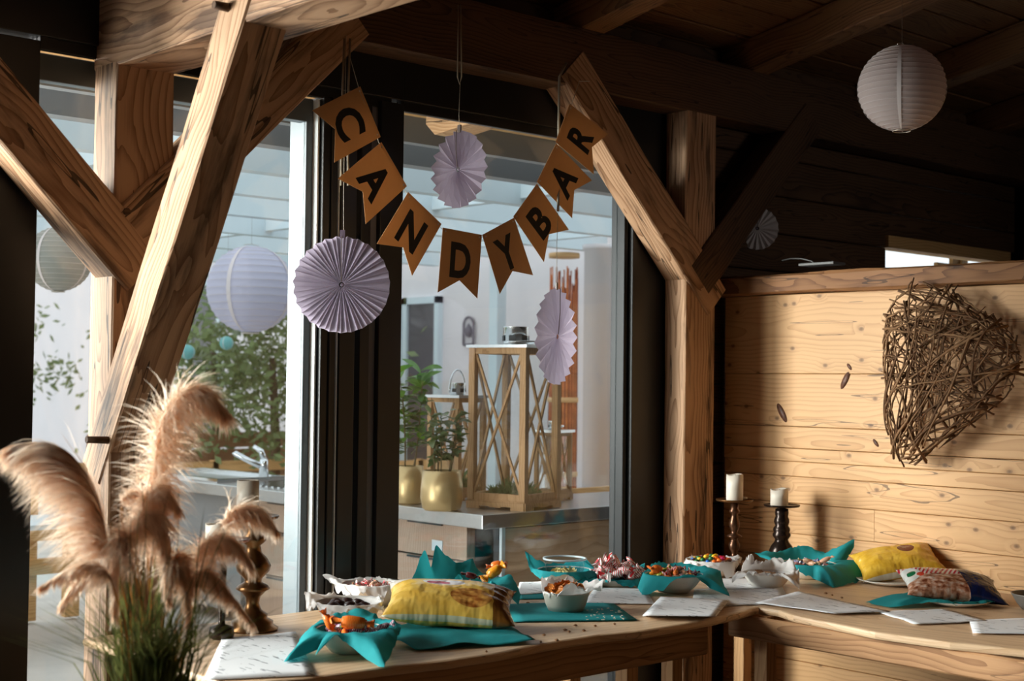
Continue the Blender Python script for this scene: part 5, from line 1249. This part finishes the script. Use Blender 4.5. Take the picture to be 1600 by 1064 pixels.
p = at_y(345, 735, 11.8); bench(Vector((p.x - 0.2, 11.8, 0)), 2.6, PI, 'wooden bench outside beyond the steel sink')
# wooden railing at far left
A0 = at_y(-60, 800, 9.0); A1 = at_y(180, 800, 9.0)
fn = tag(empty('railing', ((A0.x + A1.x) / 2, 9.0, 0)), 'low wooden railing outside behind the pampas grass', 'railing')
for z0, z1 in ((0.30, 0.40), (0.52, 0.60), (0.92, 1.02)): bx((A0.x - 1.5, 8.97, z0), (A1.x + 0.2, 9.03, z1), 'outdoor_wood', 'rail', fn)
x = A0.x - 1.4
while x < A1.x + 0.2:
    bx((x, 8.99, 0), (x + 0.10, 9.05, 1.02), 'outdoor_wood', 'baluster', fn); x += 0.30
bt = tag(empty('table', (A0.x + 0.2, 8.3, 0)), 'pale outdoor table before the low railing', 'table')
bx((A0.x - 1.4, 8.0, 0.70), (A1.x - 0.1, 8.6, 0.73), 'alu', 'tabletop', bt)
for x_ in (A0.x - 1.3, A1.x - 0.25):
    for y_ in (8.05, 8.5): bx((x_, y_, 0), (x_ + 0.05, y_ + 0.05, 0.70), 'outdoor_wood', 'leg', bt)

# white house across the terrace
HX0 = 9.3
hs = tag(empty('house', (HX0 + 1, 11, 0)), 'white rendered house with tall glazed doors across the terrace', 'house')
bx((HX0, 7.9, -0.02), (HX0 + 0.3, 27, 4.2), 'render', 'wall', hs)
def hwin(pxa, pxb, pyt, pyb, name, curtain=True):
    a, b = at_x(pxa, pyt, HX0), at_x(pxb, pyb, HX0); y0, y1 = min(a.y, b.y), max(a.y, b.y); zt, zb = a.z, max(0.0, b.z)
    f = MB()
    for q0, q1 in (((HX0 - 0.06, y0, zb), (HX0, y0 + 0.07, zt)), ((HX0 - 0.06, y1 - 0.07, zb), (HX0, y1, zt)), ((HX0 - 0.06, y0, zt - 0.07), (HX0, y1, zt)), ((HX0 - 0.06, y0, zb), (HX0, y1, zb + 0.06))): f.box2(q0, q1)
    fo = f.obj(name, M['alu'], hs)
    o = MB().box2((HX0 - 0.03, y0 + 0.07, zb + 0.06), (HX0 - 0.02, y1 - 0.07, zt - 0.07)).mesh('pane', M['pane_dark'], fo.parent.matrix_basis.translation)
    oo = bpy.data.objects.new('pane', o); oo.parent = fo; C.objects.link(oo)
hwin(636, 688, 466, 800, 'glazed_door'); hwin(574, 630, 470, 800, 'glazed_door'); hwin(300, 345, 440, 690, 'window'); hwin(200, 262, 430, 690, 'window')
ar = at_x(732, 520, HX0 - 0.03)
wl = tag(empty('wall_ornament', ar), 'arched iron ornament on the white house wall', 'wall ornament')
iron = plain('dark_iron', S(96, 88, 96), 0.5)
MB().tube([ar + Vector((0, math.cos(a) * 0.075, 0.08 + math.sin(a) * 0.075)) for a in [PI * k / 12 for k in range(13)]] , 0.014, 6).obj('arch', iron, wl)
for s in (-1, 1): MB().tube([ar + Vector((0, s * 0.075, 0.08)), ar + Vector((0, s * 0.075, -0.12))], 0.014, 6).obj('side_bar', iron, wl)
MB().tube([ar + Vector((0, -0.075, -0.12)), ar + Vector((0, 0.075, -0.12))], 0.014, 6).obj('bottom_bar', iron, wl)
MB().lathe([(0, -0.05), (0.03, -0.03), (0.04, 0.03), (0, 0.10)], ar, 10).obj('figure', iron, wl)
# trees before the house
def tree(px, py, y, hgt, cr_, label, seed):
    rr = random.Random(seed); b = at_y(px, py, y); b.z = 0
    t = tag(empty('tree', b), label, 'tree')
    MB().tube([b + Vector((0, 0, -0.02)), b + Vector((0.03, 0, hgt * 0.4)), b + Vector((-0.02, 0, hgt * 0.75))], [0.07, 0.05, 0.03], 8).obj('trunk', plain('bark', S(96, 78, 66), 0.9, noise_amt=0.3), t)
    mb = MB(); cen = b + Vector((0, 0, hgt * 0.68)); cl_ = [Vector((rr.gauss(0, .5), rr.gauss(0, .5), rr.gauss(0, .55))) * cr_ for _ in range(26)]
    for k in range(1900):
        p = cen + rr.choice(cl_) + Vector((rr.gauss(0, 1), rr.gauss(0, 1), rr.gauss(0, 1))) * cr_ * 0.26
        u = Vector((rr.gauss(0, 1), rr.gauss(0, 1), rr.gauss(0, 1))).normalized(); v = u.orthogonal().normalized(); s = rr.uniform(.04, .075)
        mb.add([p - u * s, p + v * s * .5, p + u * s, p - v * s * .5], [(0, 1, 2, 3)])
    o = mb.obj('foliage', M['leaf_t'] if 'leaf_t' in M else M.setdefault('leaf_t', plain('tree_leaf', S(112, 128, 78), 0.6, noise_amt=0.4, nscale=6, transl=0.3)), t); o['kind'] = 'stuff'
tree(335, 600, 13.3, 2.5, 0.72, 'small leafy tree outside beyond the sink', 3)
tree(428, 600, 11.7, 2.4, 0.72, 'second leafy tree farther behind the sink', 6)
tree(-20, 600, 17.0, 2.4, 0.6, 'small tree behind the railing at far left', 9)

A2, A3 = at_y(285, 700, 12.6), at_y(500, 700, 12.6)
f2 = tag(empty('board_fence', ((A2.x + A3.x) / 2, 12.6, 0)), 'brown board fence outside behind the tap', 'fence')
z = 0.05
while z < 0.95:
    bx((A2.x - 1, 12.6, z), (min(A3.x + 2.2, 9.15), 12.63, z + 0.15), 'brown_board', 'board', f2); z += 0.17
for x_ in (A2.x - 0.9, (A2.x + A3.x) / 2, A3.x + 0.9): bx((x_, 12.63, 0), (x_ + 0.09, 12.70, 1.02), 'brown_board', 'post', f2)
# lantern shapes under the pergola stand in for room reflections in the glass
M['reflected_grey'] = plain('grey_reflected_lantern', S(168, 168, 160), 0.8, transl=0.3)
def reflected_lampion(px, py, y, rpx, label, mat='reflected_grey', ribs=16):
    c = at_y(px, py, y); r = rpx * (c - EYE).dot(_f) / F
    lampion(c, r, label, ribs=ribs, mat=mat, string_to=Vector((c.x, c.y, 2.76)), group=None)
reflected_lampion(92, 405, 7.65, 52, 'grey paper lantern standing in for a reflection in the far left pane')
M['reflected_pale'] = plain('lilac_reflected_lantern', S(214, 212, 228), 0.8, transl=0.35)
reflected_lampion(392, 452, 8.65, 70, 'large pale lilac lantern standing in for a reflection left of the black stiles', 'reflected_pale')
M['reflected_turq'] = plain('turquoise_reflected_ball', S(120, 196, 196), 0.7, transl=0.3)
reflected_lampion(293, 550, 9.75, 12, 'small turquoise ball standing in for a reflection beside the broad brace', 'reflected_turq', 10)
reflected_lampion(354, 536, 9.75, 11, 'small turquoise ball standing in for a reflection under the large lilac lantern', 'reflected_turq', 10)
# plank screen outside the small window
ps = tag(empty('plank_screen', (8.2, 5.3, 0)), 'wooden plank screen outside the small window', 'screen')
for k, zt_ in enumerate((2.40, 2.46, 2.53, 2.60)):
    beam('plank', (8.45 + k * 0.2, 5.3, zt_ - 0.13), (9.25, 5.3, zt_ - 0.13), 0.03, 0.13, M['outdoor_wood'], parent=ps, wob=0.001, seg=2)
MB().box2((9.15, 5.27, 0), (9.23, 5.33, 2.53)).obj('post', M['outdoor_wood'], ps)
MB().box2((8.6, 5.32, 0), (8.68, 5.36, 2.36)).obj('post', M['outdoor_wood'], ps)
